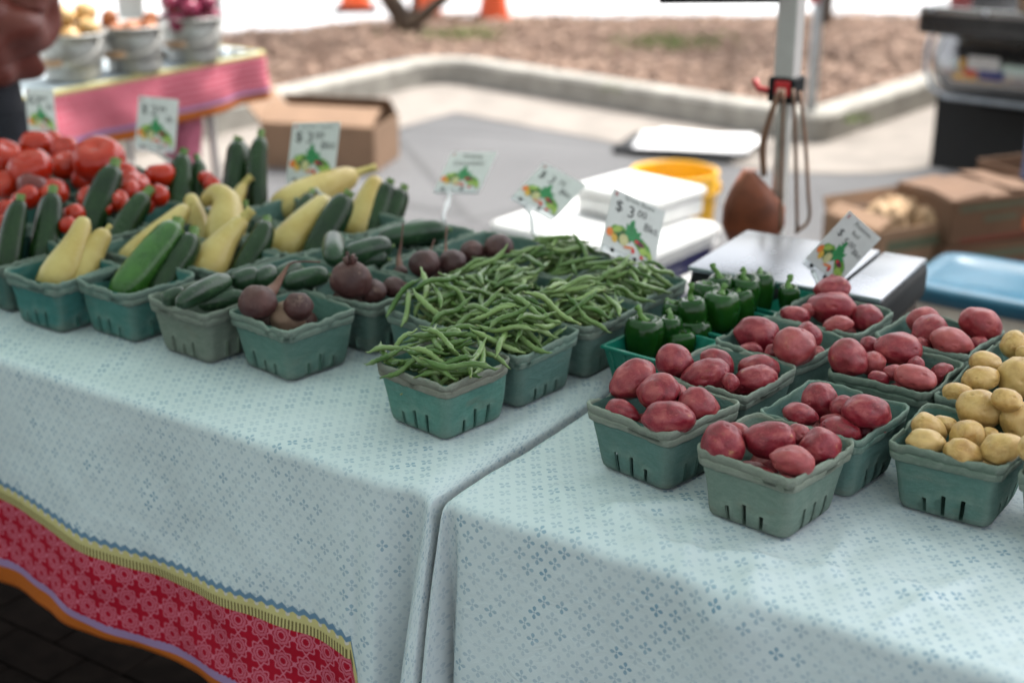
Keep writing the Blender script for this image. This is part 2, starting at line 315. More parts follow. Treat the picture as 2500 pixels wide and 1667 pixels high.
def card_board(name, col):
    b = NB(name); c = b.coord(); n = b.noise(c, 8, 4); w = b.n('TexWave', bands_direction='X'); b.t.links.new(c, w.inputs[0]); w.inputs['Scale'].default_value = 60
    b.set(Base_Color=b.mix(b.step(n, .3, .7), tuple(v*.86 for v in col), col), Roughness=.85); b.bump(w.outputs[1], .06, .001); return b.m
M['cardboard'] = card_board('cardboard', (.27, .165, .10))
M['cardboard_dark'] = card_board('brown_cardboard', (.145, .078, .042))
M['print_green'] = plain('green_print', (.10, .115, .07), .8)
M['kraft'] = plain('kraft_paper', (.42, .28, .16), .85, var=.15, bump=.2)
M['paper'] = plain('white_paper', (.80, .80, .80), .75, var=.03)
M['card'] = plain('laminated_card', (.58, .58, .57), .42, var=.04, scale=40)
def clearmat():
    b = NB('clear_plastic'); b.set(Base_Color=(.92, .95, .97), Roughness=.12, Transmission_Weight=.55, IOR=1.3, Specular_IOR_Level=.6); return b.m
M['clear'] = clearmat()
M['ink'] = plain('black_ink', (.018, .018, .02), .6); M['title_ink'] = plain('grey_ink', (.10, .11, .10), .6)
for k_, c_ in dict(art_green=(.02, .20, .06), art_leaf=(.10, .26, .03), art_orange=(.70, .18, .03), art_yellow=(.62, .36, .05), art_cream=(.52, .48, .24), art_red=(.55, .03, .03), art_plum=(.10, .01, .03), art_lime=(.30, .42, .08), art_dark=(.03, .10, .02)).items(): M[k_] = plain('printed_'+k_[4:], c_, .55, var=.15, scale=150)
M['onion'] = veg('yellow_onion_skin', (.52, .29, .10), (.66, .42, .18), .35); M['red_onion'] = veg('red_onion_skin', (.20, .010, .045), (.38, .045, .11), .28)
M['sweet'] = veg('sweet_potato_skin', (.36, .12, .05), (.46, .19, .08), .6)
M['wood'] = plain('turned_wood', (.46, .28, .16), .55, var=.2); M['dark_wood'] = plain('dark_wood', (.045, .026, .016), .7, var=.3, scale=18, bump=.3)
M['skin'] = plain('skin', (.50, .30, .22), .5, var=.06); M['hair'] = plain('dark_hair', (.03, .02, .014), .5, var=.3)
def satin():
    b = NB('rust_satin'); c = b.coord(); n = b.noise(c, 30, 3); b.set(Base_Color=b.mix(n, (.105, .020, .014), (.16, .036, .026)), Roughness=.48, Specular_IOR_Level=.3); b.bump(b.noise(c, 14, 3), .25, .01); return b.m
M['satin'] = satin(); M['navy_cloth'] = plain('navy_trousers', (.008, .009, .016), .8, var=.2); M['denim'] = plain('blue_denim', (.075, .10, .20), .85, var=.2, scale=60); M['white_cloth'] = plain('white_shirt_cotton', (.7, .7, .7), .85); M['shoe'] = plain('shoe', (.03, .03, .03), .6)
def punnet():
    b = NB('teal_punnet_plastic'); b.set(Base_Color=(.012, .23, .16), Roughness=.3, Transmission_Weight=.15); return b.m
M['punnet'] = punnet()
M['shade_paver'] = plain('shade_dark_paver', (.008, .006, .005), .95, var=.35, scale=20, bump=.4, spec=.03)  # near-black tone carries the shade under the tables

# ================================================================== the setting
def sheet(name, poly, z, mat, kind='structure', sub=None):
    me = mk(name, [(x, y, z) for x, y in poly], [tuple(range(len(poly)))], False); return tag(ob(name, me, mat), kind=kind)
sheet('ground', [(-150, -150), (150, -150), (150, 300), (-150, 300)], 0.0, M['asphalt'])
sheet('street', [(-60, 6.5), (-4.5, 8.3), (-1.6, 10.4), (-0.4, 11.05), (6, 11.05), (60, 11.3), (60, 60), (-60, 60)], 0.004, M['street'])
pv = [(-3.4, -1.2), (1.9, -1.2), (1.9, 1.02), (-3.4, 1.02)]; sheet('shade_paving', [(T(a, b).x, T(a, b).y) for a, b in pv], .003, plain('shade_dark_joint_sand', (.006, .005, .005), .95, spec=.03))  # shade below the stall put into near-black paving laid over the asphalt
pme = MB().box((0, 0, 0), (.196, .096, .02), bev=.004).mesh('shade_paver', False); pme.materials.append(M['shade_paver']); pav = bpy.data.objects['shade_paving']; npv = 0
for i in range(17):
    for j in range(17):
        q = T(-2.05 + i*.20 + (.1 if j % 2 else 0), -.72 + j*.10, .006 + random.uniform(-.002, .002)); o = bpy.data.objects.new('shade_paver', pme); o.location = q; o.rotation_euler = (0, 0, TH); link(o, pav)
# planting bed with kerb: outline of the kerb's outer face
def rounded(P, rad, n=7):
    out = []
    for i, p in enumerate(P):
        p = Vector(p); r = rad[i]
        if r == 0 or i in (0, len(P)-1): out.append(p); continue
        a = (Vector(P[i-1]) - p).normalized(); b = (Vector(P[i+1]) - p).normalized(); h = a.angle(b)/2; d = r/math.tan(h)
        p0, p2 = p + a*d, p + b*d
        for k in range(n+1): t = k/n; out.append(p0*(1-t)**2 + p*2*t*(1-t) + p2*t*t)
    return out
KP = [(-3.3, 4.46), (-0.43, 8.72), (1.53, 6.93), (4.9, 11.0)]
kerb = rounded(KP, [0, .22, .12, 0])
def offset(path, d):
    out = []
    for i, p in enumerate(path):
        t = (path[min(i+1, len(path)-1)] - path[max(i-1, 0)]).normalized(); out.append(p + Vector((-t.y, t.x))*d)
    return out
def strip(name, prof, mat, wob=0):               # prof: (offset to the bed side, z)
    rows = [(offset(kerb, o), z) for o, z in prof]; v, f = [], []; n = len(kerb)
    for path, z in rows: v += [(p.x, p.y, z) for p in path]
    for i in range(len(prof)-1):
        for k in range(n-1): f.append((i*n+k, i*n+k+1, (i+1)*n+k+1, (i+1)*n+k))
    return tag(ob(name, mk(name, v, f, False), mat), kind='structure')
strip('gutter', [(-.62, .004), (-.60, .010), (-.02, .014), (0, .014)], M['gutter'])
strip('kerb', [(-.002, 0), (.006, .13), (.022, .150), (.16, .152), (.175, .14), (.18, 0)], M['concrete'])
# mulch bed: a gently uneven surface inside the kerb
bed = [(p.x, p.y) for p in offset(kerb, .13)]; far = [(4.9, 11.02), (2, 11.04), (-.45, 11.03), (-1.6, 10.36), (-4.6, 8.2), (-4.9, 4.6)]
poly = bed + far
def inside(x, y):
    c = False; j = len(poly)-1
    for i in range(len(poly)):
        xi, yi = poly[i]; xj, yj = poly[j]
        if (yi > y) != (yj > y) and x < (xj-xi)*(y-yi)/(yj-yi)+xi: c = not c
        j = i
    return c
def bedz(x, y): return .118 + .05*noise.noise((x*.9, y*.9, 0)) + .025*noise.noise((x*3, y*3, 5))
gv, gf, gi = [], [], {}
def gvert(i, j):
    if (i, j) not in gi: x, y = -4.9+i*.075, 4.4+j*.075; gi[(i, j)] = len(gv); gv.append((x, y, min(bedz(x, y), .135)-.02))
    return gi[(i, j)]
for i in range(132):
    for j in range(90):
        if inside(-4.9+(i+.5)*.075, 4.4+(j+.5)*.075): gf.append((gvert(i, j), gvert(i+1, j), gvert(i+1, j+1), gvert(i, j+1)))
tag(ob('planting_bed', mk('planting_bed', gv, gf), M['soil']), kind='structure')
v, f = [], []
rr = random.Random(5)
while len(f) < 34000:
    x, y = rr.uniform(-4.8, 4.8), rr.uniform(4.7, 11.0)
    if not inside(x, y): continue
    l, w = rr.uniform(.010, .032), rr.uniform(.006, .016); a = rr.uniform(0, 6.28); z = min(bedz(x, y), .14) + rr.uniform(-.012, .014); tl = rr.uniform(-.5, .5)
    d1 = Vector((math.cos(a), math.sin(a), tl*.5))*l; d2 = Vector((-math.sin(a), math.cos(a), rr.uniform(-.4, .4)))*w; c = Vector((x, y, z)); n = len(v)
    v += [c-d1-d2, c+d1-d2*.7, c+d1+d2*.8, c-d1+d2]; f.append((n, n+1, n+2, n+3))
tag(ob('wood_chips', mk('wood_chips', v, f, False), M['chips']), 'reddish brown wood chips and dead leaves covering the planting bed', 'mulch', kind='stuff')
def tuft(name, px, py, n, sp, h, label):
    c = at(px, py, .13); v, f = [], []
    for i in range(n):
        x, y = c.x + rr.gauss(0, sp), c.y + rr.gauss(0, sp*.7); a = rr.uniform(0, 6.28); q = len(v); hh = h*rr.uniform(.5, 1.2); b = Vector((x, y, bedz(x, y)-.01)); s = Vector((math.cos(a), math.sin(a), 0))*.007; l = Vector((rr.gauss(0, .4), rr.gauss(0, .4), 1))*hh
        v += [b-s, b+s, b+l*.6+s*.6, b+l]; f.append((q, q+1, q+2, q+3))
    tag(ob(name, mk(name, v, f, False), M['grass']), label, 'grass', kind='stuff')
tuft('grass', 1540, 92, 380, .20, .06, 'bright green grass tuft at the far edge of the planting bed')
tuft('grass', 1965, 262, 45, .06, .03, 'small green weed patch by the kerb corner')
tuft('grass', 1430, 200, 60, .05, .05, 'thin weed patch near the long straight kerb')
tuft('grass', 1060, 75, 260, .15, .07, 'dull grass at the foot of the forked tree')

# ------------------------------------------------------------------ trees, cones, post
def tree(name, stems, label, crown_c, crown_r, seed, nleaf=2200):
    q = random.Random(seed); b0 = Vector(stems[0][0][0]); t = empty(name, b0, label=label, cat='tree')
    mb = MB()
    for pts, r0, r1 in stems:
        P = [Vector(p) - b0 for p in spline(pts, 12)]; mb.tube(P, [r0 + (r1-r0)*k/11 for k in range(12)], 10)
    mb.obj('trunk', M['bark'], t)
    v, f = [], []
    cl = [Vector((q.gauss(0, 1), q.gauss(0, 1), q.gauss(0, .7))).normalized()*q.uniform(.3, 1) for _ in range(22)]
    for i in range(nleaf):
        c = q.choice(cl); p = Vector(crown_c) - b0 + Vector((c.x*crown_r, c.y*crown_r, c.z*crown_r*.7)) + Vector((q.gauss(0, 1), q.gauss(0, 1), q.gauss(0, .8)))*crown_r*.16
        a = Vector((q.gauss(0, 1), q.gauss(0, 1), q.gauss(0, .6))).normalized()*.05; bb = a.orthogonal().normalized()*.026; n = len(v); v += [p-a, p-bb, p+a, p+bb]; f.append((n, n+1, n+2, n+3))
    ob('crown', mk('crown', v, f, False), M['leaf'], t); return t
g1 = at(935, 66, .1)
tree('forked_tree', [([g1, g1+Vector((-.05, 0, .1)), g1+Vector((-.20, 0, .38)), g1+Vector((-.28, .1, .9)), g1+Vector((-.30, .2, 1.9))], .085, .045),
                     ([g1+Vector((0, 0, .02)), g1+Vector((.18, .02, .14)), g1+Vector((.36, .05, .36)), g1+Vector((.42, .1, 1.0)), g1+Vector((.5, .1, 1.9))], .055, .03),
                     ([g1+Vector((.02, .03, .0)), g1+Vector((.07, .05, .3)), g1+Vector((.05, .25, .9)), g1+Vector((.1, .3, 1.9))], .03, .02)], 'low forked dark trunk tree at the back of the mulch bed', g1+Vector((0, .4, 2.9)), 1.0, 3)
g2 = at(1893, 64, .1)
tree('slim_tree', [([g2, g2+Vector((.0, 0, .4)), g2+Vector((-.03, .05, 1.2)), g2+Vector((.02, .1, 2.2))], .055, .035)], 'slim brown trunk tree seen just right of the canopy leg', g2+Vector((.2, .3, 3.1)), .9, 4)
def cone(px, py, label, tint=1):
    c = at(px, py, 0.0); t = empty('traffic_cone', c, rr.uniform(0, 1), label, 'traffic cone', 'orange cones on the street')
    MB().box((0, 0, .018), (.36, .36, .035), bev=.012).obj('base', M['black'], t, False)
    MB().lathe([(.142, .034), (.135, .06), (.10, .24), (.062, .46), (.032, .66), (.026, .71), (.0, .715)], 28).obj('cone_body', M['orange'], t)
    MB().lathe([(.0905, .30), (.0735, .41)], 28).obj('reflective_collar', M['white'], t)
    MB().lathe([(.0555, .51), (.0455, .58)], 28).obj('reflective_collar', M['white'], t)
cone(1135, 74, 'orange traffic cone on the street, rightmost of the three'); cone(818, 26, 'orange traffic cone left of the forked tree, leftmost of the three'); cone(978, 52, 'orange traffic cone seen between the forked stems of the tree')
p = at(1861, 268, .12); t = empty('sign_post', p, 0, 'thin blue grey metal post standing in the mulch behind the kerb', 'post')
MB().tube([(0, 0, -.1), (0, 0, 1.2), (0, 0, 2.4)], .026, 12).obj('pole', M['grey_metal'], t)
MB().box((-.03, -.035, .60), (.055, .03, .075), bev=.01).obj('red_knob', M['red_plastic'], t)
MB().box((0, -.03, 2.2), (.30, .006, .40), bev=.002).obj('plate', M['white'], t)

# ------------------------------------------------------------------ tables and tablecloths
def folding_table(u0, u1, v0, v1, label, z=TZ):
    c = T((u0+u1)/2, (v0+v1)/2, 0); t = empty('folding_table', c, TH, label, 'table'); L, W = u1-u0, v1-v0
    MB().box((0, 0, z-.034), (L, W, .040), bev=.008).obj('tabletop', M['white'], t, False)
    for sx in (-1, 1):
        for sy in (-1, 1): MB().tube([(sx*(L/2-.17), sy*(W/2-.09), z-.05), (sx*(L/2-.14), sy*(W/2-.07), .0)], .014, 10).obj('leg', M['white_metal'], t)
        MB().tube([(sx*(L/2-.16), -(W/2-.08), .30), (sx*(L/2-.16), (W/2-.08), .30)], .010, 8).obj('crossbar', M['white_metal'], t)
    return t
folding_table(-1.83, -.025, .015, .765, 'long folding table under the left cloth with red border')
folding_table(.025, 1.85, .015, .765, 'long folding table under the right cloth holding potatoes')
def smooth01(t): t = max(0.0, min(1.0, t)); return t*t*(3-2*t)
BASK = {}                                         # filled below; used to keep the cloth flat under baskets
def edge_round(sv, r=.013):                       # along the profile: sv>0 on the top, sv<0 hanging -> (v, drop, d)
    if sv >= 0: return sv, 0.0
    d = -sv; q = r*math.pi/2
    if d < q: a = d/r; return -r*math.sin(a), r*(1-math.cos(a))
    return -r, r + d - q
def cloth(name, su, sv, umap, groove, bottom, wrinkle, uvoff, border_shift, mat, label, hangwave):
    v, f, uv, ub = [], [], [], []; n = len(sv)
    for i, s in enumerate(su):
        u = umap(s); g = groove(s)
        for j, w in enumerate(sv):
            vv, drop = edge_round(w); d = max(0.0, -w)
            if d > 0:
                k = min(1.0, (d/.40))**.85; bu, bv = bottom(s); x = u + (bu-u)*k; y = vv + bv*k + hangwave(s, d); z = -drop - g*math.exp(-d/.06)
            else: x, y, z = u, vv, -g
            z += wrinkle(u, vv, w)
            p = T(x, y, TZ - .0015 + z); v.append(p); uv.append((s, w)); ub.append((s, w + border_shift(s) if d > 0 else w))
    for i in range(len(su)-1):
        for j in range(n-1): f.append((i*n+j, i*n+j+1, (i+1)*n+j+1, (i+1)*n+j))
    o = ob(name, mk(name, v, f, True, uv, ub), mat); tag(o, label, 'tablecloth'); m = o.modifiers.new('thickness', 'SOLIDIFY'); m.thickness = .0012; m.offset = -1
    return o
def nz(x, y, s, q=0.0): return noise.noise((x*s, y*s, q))
# left cloth: print on the top, red border at the hem, pleats at the corner beside the gap
svL = [x for x in np.concatenate([np.linspace(.80, .03, 78), np.linspace(.024, -.03, 14), np.linspace(-.038, -.429, 52)])]
suL = [x for x in np.concatenate([np.linspace(-1.95, -.36, 150), np.linspace(-.35, -.06, 50), np.linspace(-.055, .20, 64)])]
def umapL(s): return s if s < -.036 else -.036 + .031*(1-math.exp(-(s+.036)/.031))
def grooveL(s): return 0 if s < -.03 else .34*max(0, (s+.03))**1.35 if s < .03 else .34*.06**1.35 + (s-.03)*.9
PL = [(-.30, -.30, .0), (-.20, -.20, -.004), (-.155, -.158, -.010), (-.140, -.140, -.016), (-.132, -.131, -.004), (-.115, -.112, -.018), (-.095, -.090, -.020), (-.075, -.080, .005), (-.045, -.066, .045), (-.015, -.054, .030), (.015, -.050, -.035), (.045, -.032, -.056), (.080, -.012, -.052), (.105, -.006, -.020), (.150, -.010, .030), (.20, -.02, .03)]
PLs = np.array(PL)
def bottomL(s):
    if s < -.30: return s, 0.0
    return float(np.interp(s, PLs[:, 0], PLs[:, 1])), float(np.interp(s, PLs[:, 0], PLs[:, 2]))
def wrL(u, v, w):
    a = .0022*nz(u, v, 7, 1) + .0011*nz(u, v, 22, 2); k = math.exp(-((u+.040)/.016)**2)*.003*(1+.6*nz(u, v, 9, 4)) if w > -.03 else 0
    return (a + k) if w >= 0 else a*.6 + k
def hangL(s, d):
    k = smooth01(d/.30); fade = smooth01((-s-.12)/.15)
    return -k*fade*(.008*math.sin(s*17+1.2) + .012*nz(s, d*.4, 5, 3) + .006*nz(s, d, 14, 8)) - .012*k
def bshift(s): return .0 if s < -.137 else .11*smooth01((s+.137)/.012)
def bsh2(s): return bshift(s) + .006*math.sin(s*9+.6) - .012*smooth01((-.55-s)/.3)
cloth('tablecloth', suL, svL, umapL, grooveL, bottomL, wrL, 0, bsh2, M['cloth_border'], 'pale flowered tablecloth with a red and orange border, on the left table', hangL)
# right cloth
svR = [x for x in np.concatenate([np.linspace(.80, .30, 60), np.linspace(.296, -.03, 82), np.linspace(-.038, -.50, 58)])]
suR = [x for x in np.concatenate([np.linspace(-.20, .055, 64), np.linspace(.060, 1.05, 200), np.linspace(1.06, 1.95, 45)])]
def umapR(s): return s if s > .030 else .030 - .026*(1-math.exp((s-.030)/.026))
def grooveR(s): return 0 if s > .018 else .55*(.018-s)**1.3 if s > -.02 else .55*.038**1.3 + (-.02-s)*.95
PR = np.array([(-.20, .03, .03), (-.15, .012, .02), (-.11, .004, -.02), (-.080, -.002, -.048), (-.045, .008, -.052), (-.020, .014, -.030), (.000, .020, .030), (.020, .024, .040), (.036, .024, -.004), (.052, .040, -.014), (.09, .088, -.010), (.16, .16, -.004), (.30, .30, 0)])
def bottomR(s):
    if s > .30: return s, 0.0
    return float(np.interp(s, PR[:, 0], PR[:, 1])), float(np.interp(s, PR[:, 0], PR[:, 2]))
RIDGES = [((.10, .10), (.20, .02), .006, .02), ((.62, .20), (.56, .02), .009, .018), ((.30, .10), (.34, -.02), .007, .018), ((.78, .20), (.70, .03), .009, .022), ((.26, .02), (.42, .07), .006, .016), ((.27, .155), (.205, .08), .016, .030), ((.205, .08), (.30, .03), .012, .028), ((.45, .20), (.47, .08), .010, .022), ((.47, .08), (.40, .02), .008, .026), ((.50, .12), (.66, .05), .010, .030), ((.36, .06), (.52, .09), .007, .024), ((.60, .14), (.50, .05), .006, .02), ((.42, -.01), (.40, .06), .011, .028), ((.70, .12), (.80, .02), .010, .03)]
def wrR(u, v, w):
    a = .0036*nz(u, v, 8, 11) + .0020*nz(u, v, 22, 12); k = 0
    if v < .30 and .1 < u < .95:
        for (x0, y0), (x1, y1), h, wd in RIDGES:
            dx, dy = x1-x0, y1-y0; t = max(0, min(1, ((u-x0)*dx+(v-y0)*dy)/(dx*dx+dy*dy))); dd = (u-x0-t*dx)**2+(v-y0-t*dy)**2
            k += .60*h*math.exp(-dd/(wd*wd*.40))*(.55+.45*math.sin(math.pi*min(1, t*.8+.15)))
    q = 1.0 if v < .1 else max(.25, 1-(v-.1)/.12)
    return (a + k*q)*(1 if w >= 0 else max(0, 1-(-w)/.16))
def hangR(s, d):
    k = smooth01(d/.30); fade = smooth01((s-.06)/.12)
    return -k*fade*(.010*math.sin(s*13+.5) + .014*nz(s, d*.4, 4, 23) + .004*nz(s, d, 13, 28)) - .010*k - .016*math.exp(-((s-.40)/.05)**2)*smooth01(d/.05)*math.exp(-d/.2)
cloth('tablecloth', suR, svR, umapR, grooveR, bottomR, wrR, 0, lambda s: 0, M['cloth'], 'pale flowered tablecloth with soft creases, on the right table under the potatoes', hangR)

# far table with the pink bordered cloth and metal pails
folding_table(-3.36, -2.60, 1.10, 2.38, 'folding table behind the tomatoes carrying the metal pails')
v, f, uv = [], [], []; NS, NT = 96, 34
def far_pt(s, w):                                 # s runs along the long front edge then round the far end
    Lf = 1.33
    if s < Lf: base = Vector((-2.585, 1.06 + s, 0)); out = Vector((1, 0, 0))
    elif s < Lf + .05: a = (s-Lf)/.05*math.pi/2; base = Vector((-2.615 + .03*math.cos(a), 2.39 + .03*math.sin(a), 0)); out = Vector((math.cos(a), math.sin(a), 0))
    else: base = Vector((-2.615 - (s-Lf-.05), 2.42, 0)); out = Vector((0, 1, 0))
    d = max(0, -w); k = smooth01(d/.15)
    if w > 0: p = Vector((max(-3.38, base.x - w) if out.x > .5 else base.x, base.y if out.x > .5 else max(1.06, base.y - w), 0)); return T(p.x, p.y, TZ + .004)
    wav = .016*math.sin(s*19)*k + .010*nz(s, d, 11, 40)*k
    q = base + out*(.006 + wav); return T(q.x, q.y, TZ + .004 - d)
ss = np.linspace(0, 2.05, NS); ws = np.concatenate([np.linspace(.34, .01, 14), np.linspace(0, -.183, 20)])
ws2 = lambda s: 1.0 + .10*math.sin(s*3.1+.4)
for s in ss:
    for w in ws:
        w2 = w*ws2(s) if w < 0 else w; v.append(far_pt(s, w2)); uv.append((s, w*.92))
for i in range(NS-1):
    for j in range(NT-1): f.append((i*NT+j, i*NT+j+1, (i+1)*NT+j+1, (i+1)*NT+j))
fc = ob('tablecloth', mk('tablecloth', v, f, True, uv), M['cloth_far']); tag(fc, 'tablecloth with pink border hanging from the table of metal pails', 'tablecloth')
m_ = fc.modifiers.new('thickness', 'SOLIDIFY'); m_.thickness = .002
tl = MB(); P0 = T(-2.78, 2.16, .60)
tl.add(*tube([(0, 0, 0), (.0, 0, -.10), (.005, 0, -.2), (.01, 0, -.30)], [.085, .078, .058, .035], 16, True, lambda t, q: 1+.12*math.cos(5*q)))
pl = tl.obj('pink_cloth_tail', plain('pink_cotton', (.56, .15, .23), .85, var=.15), None, loc=P0 + Vector((0, 0, 0))); tag(pl, 'bunched pink cloth hanging below the table of pails', 'cloth')

# ------------------------------------------------------------------ canopy over the stall
leg = atd(1808, 180, 3.0); LX = (Vector((leg.x, leg.y, 0)) - C0).dot(TU); LY = (Vector((leg.x, leg.y, 0)) - C0).dot(TV)
cn = empty('market_canopy', T(LX, LY, 0), TH, 'white metal canopy leg with red latch, standing behind the silver scale', 'canopy')
def canopy_leg(x, y, name='leg'):
    o = MB().box((x, y, 1.62), (.044, .044, 1.24), bev=.004).obj(name, M['white_metal'], cn, False)
    MB().box((x, y, .53), (.026, .026, 1.06), bev=.003).obj('inner_leg', M['inner_leg'], o, False)
    MB().box((x, y, .006), (.11, .11, .012), bev=.003).obj('foot', M['white_metal'], o, False)
    MB().box((x, y, 1.005), (.060, .060, .055), bev=.006).obj('latch_collar', M['black'], o, False)
    MB().box((x+.004, y-.031, 1.01), (.034, .012, .032), bev=.005).obj('latch_button', M['red_plastic'], o, False)
    MB().tube([(x-.03, y, .995), (x-.06, y-.01, 1.0), (x-.07, y-.01, 1.02)], .007, 8).obj('pull_pin', M['red_plastic'], o)
for ux in (-3.05, 0, 1.15):
    for vy in (0, -6.5): canopy_leg(ux, vy)  # front row set far out to carry the added roof depth
X0, X1, Y0, Y1, ZE, ZP = -3.15, 1.25, -6.6, .10, 2.18, 2.95  # unseen roof, stretched far forward and ended close at right to shade the stall
mb = MB(); n = 26; v, f = [], []
for i in range(n+1):
    for j in range(n+1):
        x = X0+(X1-X0)*i/n; y = Y0+(Y1-Y0)*j/n; t = min(1, min(x-X0, X1-x, y-Y0, Y1-y)/1.55); v.append((x, y, ZE + (ZP-ZE)*t - .06*math.sin(math.pi*t)))
for i in range(n):
    for j in range(n): f.append((i*(n+1)+j, (i+1)*(n+1)+j, (i+1)*(n+1)+j+1, i*(n+1)+j+1))
ob('extended_shade_roof', mk('extended_shade_roof', v, f, False), M['canopy'], cn)
for a, b in (((X0, Y0), (X1, Y0)), ((X1, Y0), (X1, Y1)), ((X1, Y1), (X0, Y1)), ((X0, Y1), (X0, Y0))):
    mb = MB(); k = 24; v, f = [], []
    for i in range(k+1):
        x, y = a[0]+(b[0]-a[0])*i/k, a[1]+(b[1]-a[1])*i/k; v += [(x, y, ZE), (x, y, ZE-.22-.015*math.sin(i*1.7))]
    for i in range(k): f.append((2*i, 2*i+2, 2*i+3, 2*i+1))
    ob('valance', mk('valance', v, f, False), M['canopy'], cn)
for vy in (0, -6.5): MB().tube([(-3.05, vy, 2.14), (1.15, vy, 2.14)], .014, 8).obj('truss_bar', M['white_metal'], cn)
# grey board hung on the leg
q = T(LX, LY, 0); bd = empty('hanging_board', Vector((q.x-.16, q.y-.06, 1.192)), R(3), 'grey board hung beside the canopy leg, cut by the top edge', 'board')
MB().box((0, 0, .15), (.24, .008, .30), bev=.003).obj('panel', plain('grey_board', (.20, .20, .20), .6), bd, False)
MB().box((0, -.002, .004), (.246, .014, .012), bev=.003).obj('edge_strip', M['black'], bd, False)
MB().tube([(0, 0, .30), (.06, .02, .5), (.16, .06, .55)], .003, 6).obj('hanging_cord', M['strap'], bd)
# leather bag hung from the latch
bg = empty('leather_bag', Vector((q.x-.09, q.y-.02, .34)), 0, 'dark brown leather bag hanging by thin straps from the canopy leg', 'bag')
pA = atd(1756, 410, 2.93) - bg.location; bl = atd(1692, 515, 2.93) - bg.location; br = atd(1828, 532, 2.93) - bg.location
v, f = [], []; nr = 12; zs = [br.z-.07, br.z-.03, br.z+.01, br.z+.05, br.z+.09, pA.z-.01]; wl = [bl.x+.01, bl.x-.008, bl.x-.006, bl.x+.008, bl.x+.032, pA.x-.008]; wr = [br.x-.01, br.x+.008, br.x+.006, br.x-.028, br.x-.066, pA.x+.010]; th = [.02, .030, .032, .026, .018, .008]
for z, a, b, h in zip(zs, wl, wr, th):
    for k in range(nr*2): g = 2*math.pi*k/(nr*2); v.append(((a+b)/2+(b-a)/2*math.copysign(abs(math.cos(g))**.7, math.cos(g)), h*math.sin(g)+.01*nz(z, g, 9, 3), z))
for i in range(len(zs)-1):
    for k in range(nr*2): f.append((i*nr*2+k, i*nr*2+(k+1) % (nr*2), (i+1)*nr*2+(k+1) % (nr*2), (i+1)*nr*2+k))
f.append(tuple(range(nr*2-1, -1, -1))); f.append(tuple((len(zs)-1)*nr*2+k for k in range(nr*2)))
ob('body', mk('body', v, f), M['leather'], bg)
for pts in ([(1790, 205), (1765, 270), (1748, 335), (1752, 405)], [(1838, 210), (1850, 330), (1856, 440), (1858, 505), (1826, 535)], [(1794, 205), (1775, 260), (1757, 330), (1757, 405)], [(1800, 205), (1796, 330), (1795, 420), (1793, 530)], [(1822, 205), (1827, 330), (1829, 420), (1831, 530)]):
    P = [atd(x, y, 2.92) - bg.location for x, y in pts]; MB().tube([Vector(p_) for p_ in spline(P, 14)], .0038, 6).obj('strap', M['strap'], bg)

# ------------------------------------------------------------------ things behind the stall
def bucketish(name, loc, prof_out, prof_in, mat, label, cat, n=36, group=None):
    t = empty(name, loc, 0, label, cat, group); MB().lathe(prof_out + prof_in, n).obj('body', mat, t); return t
b = at(1550, 392, .37); b.z = 0
t = bucketish('bucket', b, [(0, 0), (.128, 0), (.132, .01), (.148, .28), (.150, .30), (.158, .302), (.158, .312), (.151, .314), (.151, .328), (.157, .33), (.157, .338), (.152, .34), (.153, .362), (.156, .365), (.155, .372)], [(.148, .372), (.146, .36), (.126, .012), (0, .010)], M['yellow'], 'open bright yellow plastic bucket behind the white coolers', 'bucket')
MB().tube([Vector(p_) for p_ in spline([(.158, 0, .31), (.185, -.05, .22), (.12, -.14, .17), (0, -.172, .16), (-.12, -.14, .17), (-.185, -.05, .22), (-.158, 0, .31)], 24)], .0025, 6).obj('wire_handle', M['inner_leg'], t)
for sx in (-1, 1): MB().box((sx*.16, 0, .31), (.012, .03, .03), bev=.004).obj('handle_lug', M['yellow'], t, False)
def cooler(loc, rz, L, W, H, lid, mats, label, handle=True):
    t = empty('cooler', loc, rz, label, 'cooler')
    v, f = [], []
    for z, s in ((0, .88), (.01, .90), (H, 1.0)):
        for x, y in ((-1, -1), (1, -1), (1, 1), (-1, 1)):
            for dx, dy in ((.0, .12), (.035, .035), (.12, .0)):
                ax, ay = L/2*s, W/2*s; c_ = .25*min(L, W); px = x*(ax - dx*c_*2); py = y*(ay - dy*c_*2)
                v.append((px, py, z))
    ring = 12
    order = [0, 1, 2, 5, 4, 3, 6, 7, 8, 11, 10, 9]
    v = [v[r_*ring + k] for r_ in range(3) for k in order]
    for i in range(2):
        for k in range(ring): f.append((i*ring+k, i*ring+(k+1) % ring, (i+1)*ring+(k+1) % ring, (i+1)*ring+k))
    f.append(tuple(range(ring-1, -1, -1))); f.append(tuple(2*ring+k for k in range(ring)))
    ob('body', mk('body', v, f, False), mats[0], t)
    MB().box((0, 0, H+.004), (L*1.015, W*1.02, .008), bev=.003).obj('rim', mats[1], t, False)
    lo = MB().box((0, 0, H+.008+lid/2), (L*1.03, W*1.04, lid), bev=.026).obj('lid', mats[1], t)
    MB().box((0, 0, H+.008+lid+.001), (L*.86, W*.80, .008), bev=.003).obj('lid_panel', mats[1], lo, False)
    for sx in (-1, 1):
        MB().box((sx*(L*.515+.006), 0, H*.72), (.022, W*.34, .05), bev=.008).obj('handle', mats[2], t, False)
    MB().box((L*.1, -W*.535, H-.01), (.05, .02, .06), bev=.006).obj('latch', mats[1], t, False)
    return t
cooler(Vector((.285, 4.26, 0)), R(-38), .56, .42, .30, .058, (M['navy'], M['white'], M['white']), 'navy blue cooler with thick white lid behind the green beans')
fb = empty('foam_box', (.40, 4.33, .372), R(-44), 'small white foam box standing on the navy cooler lid', 'box')
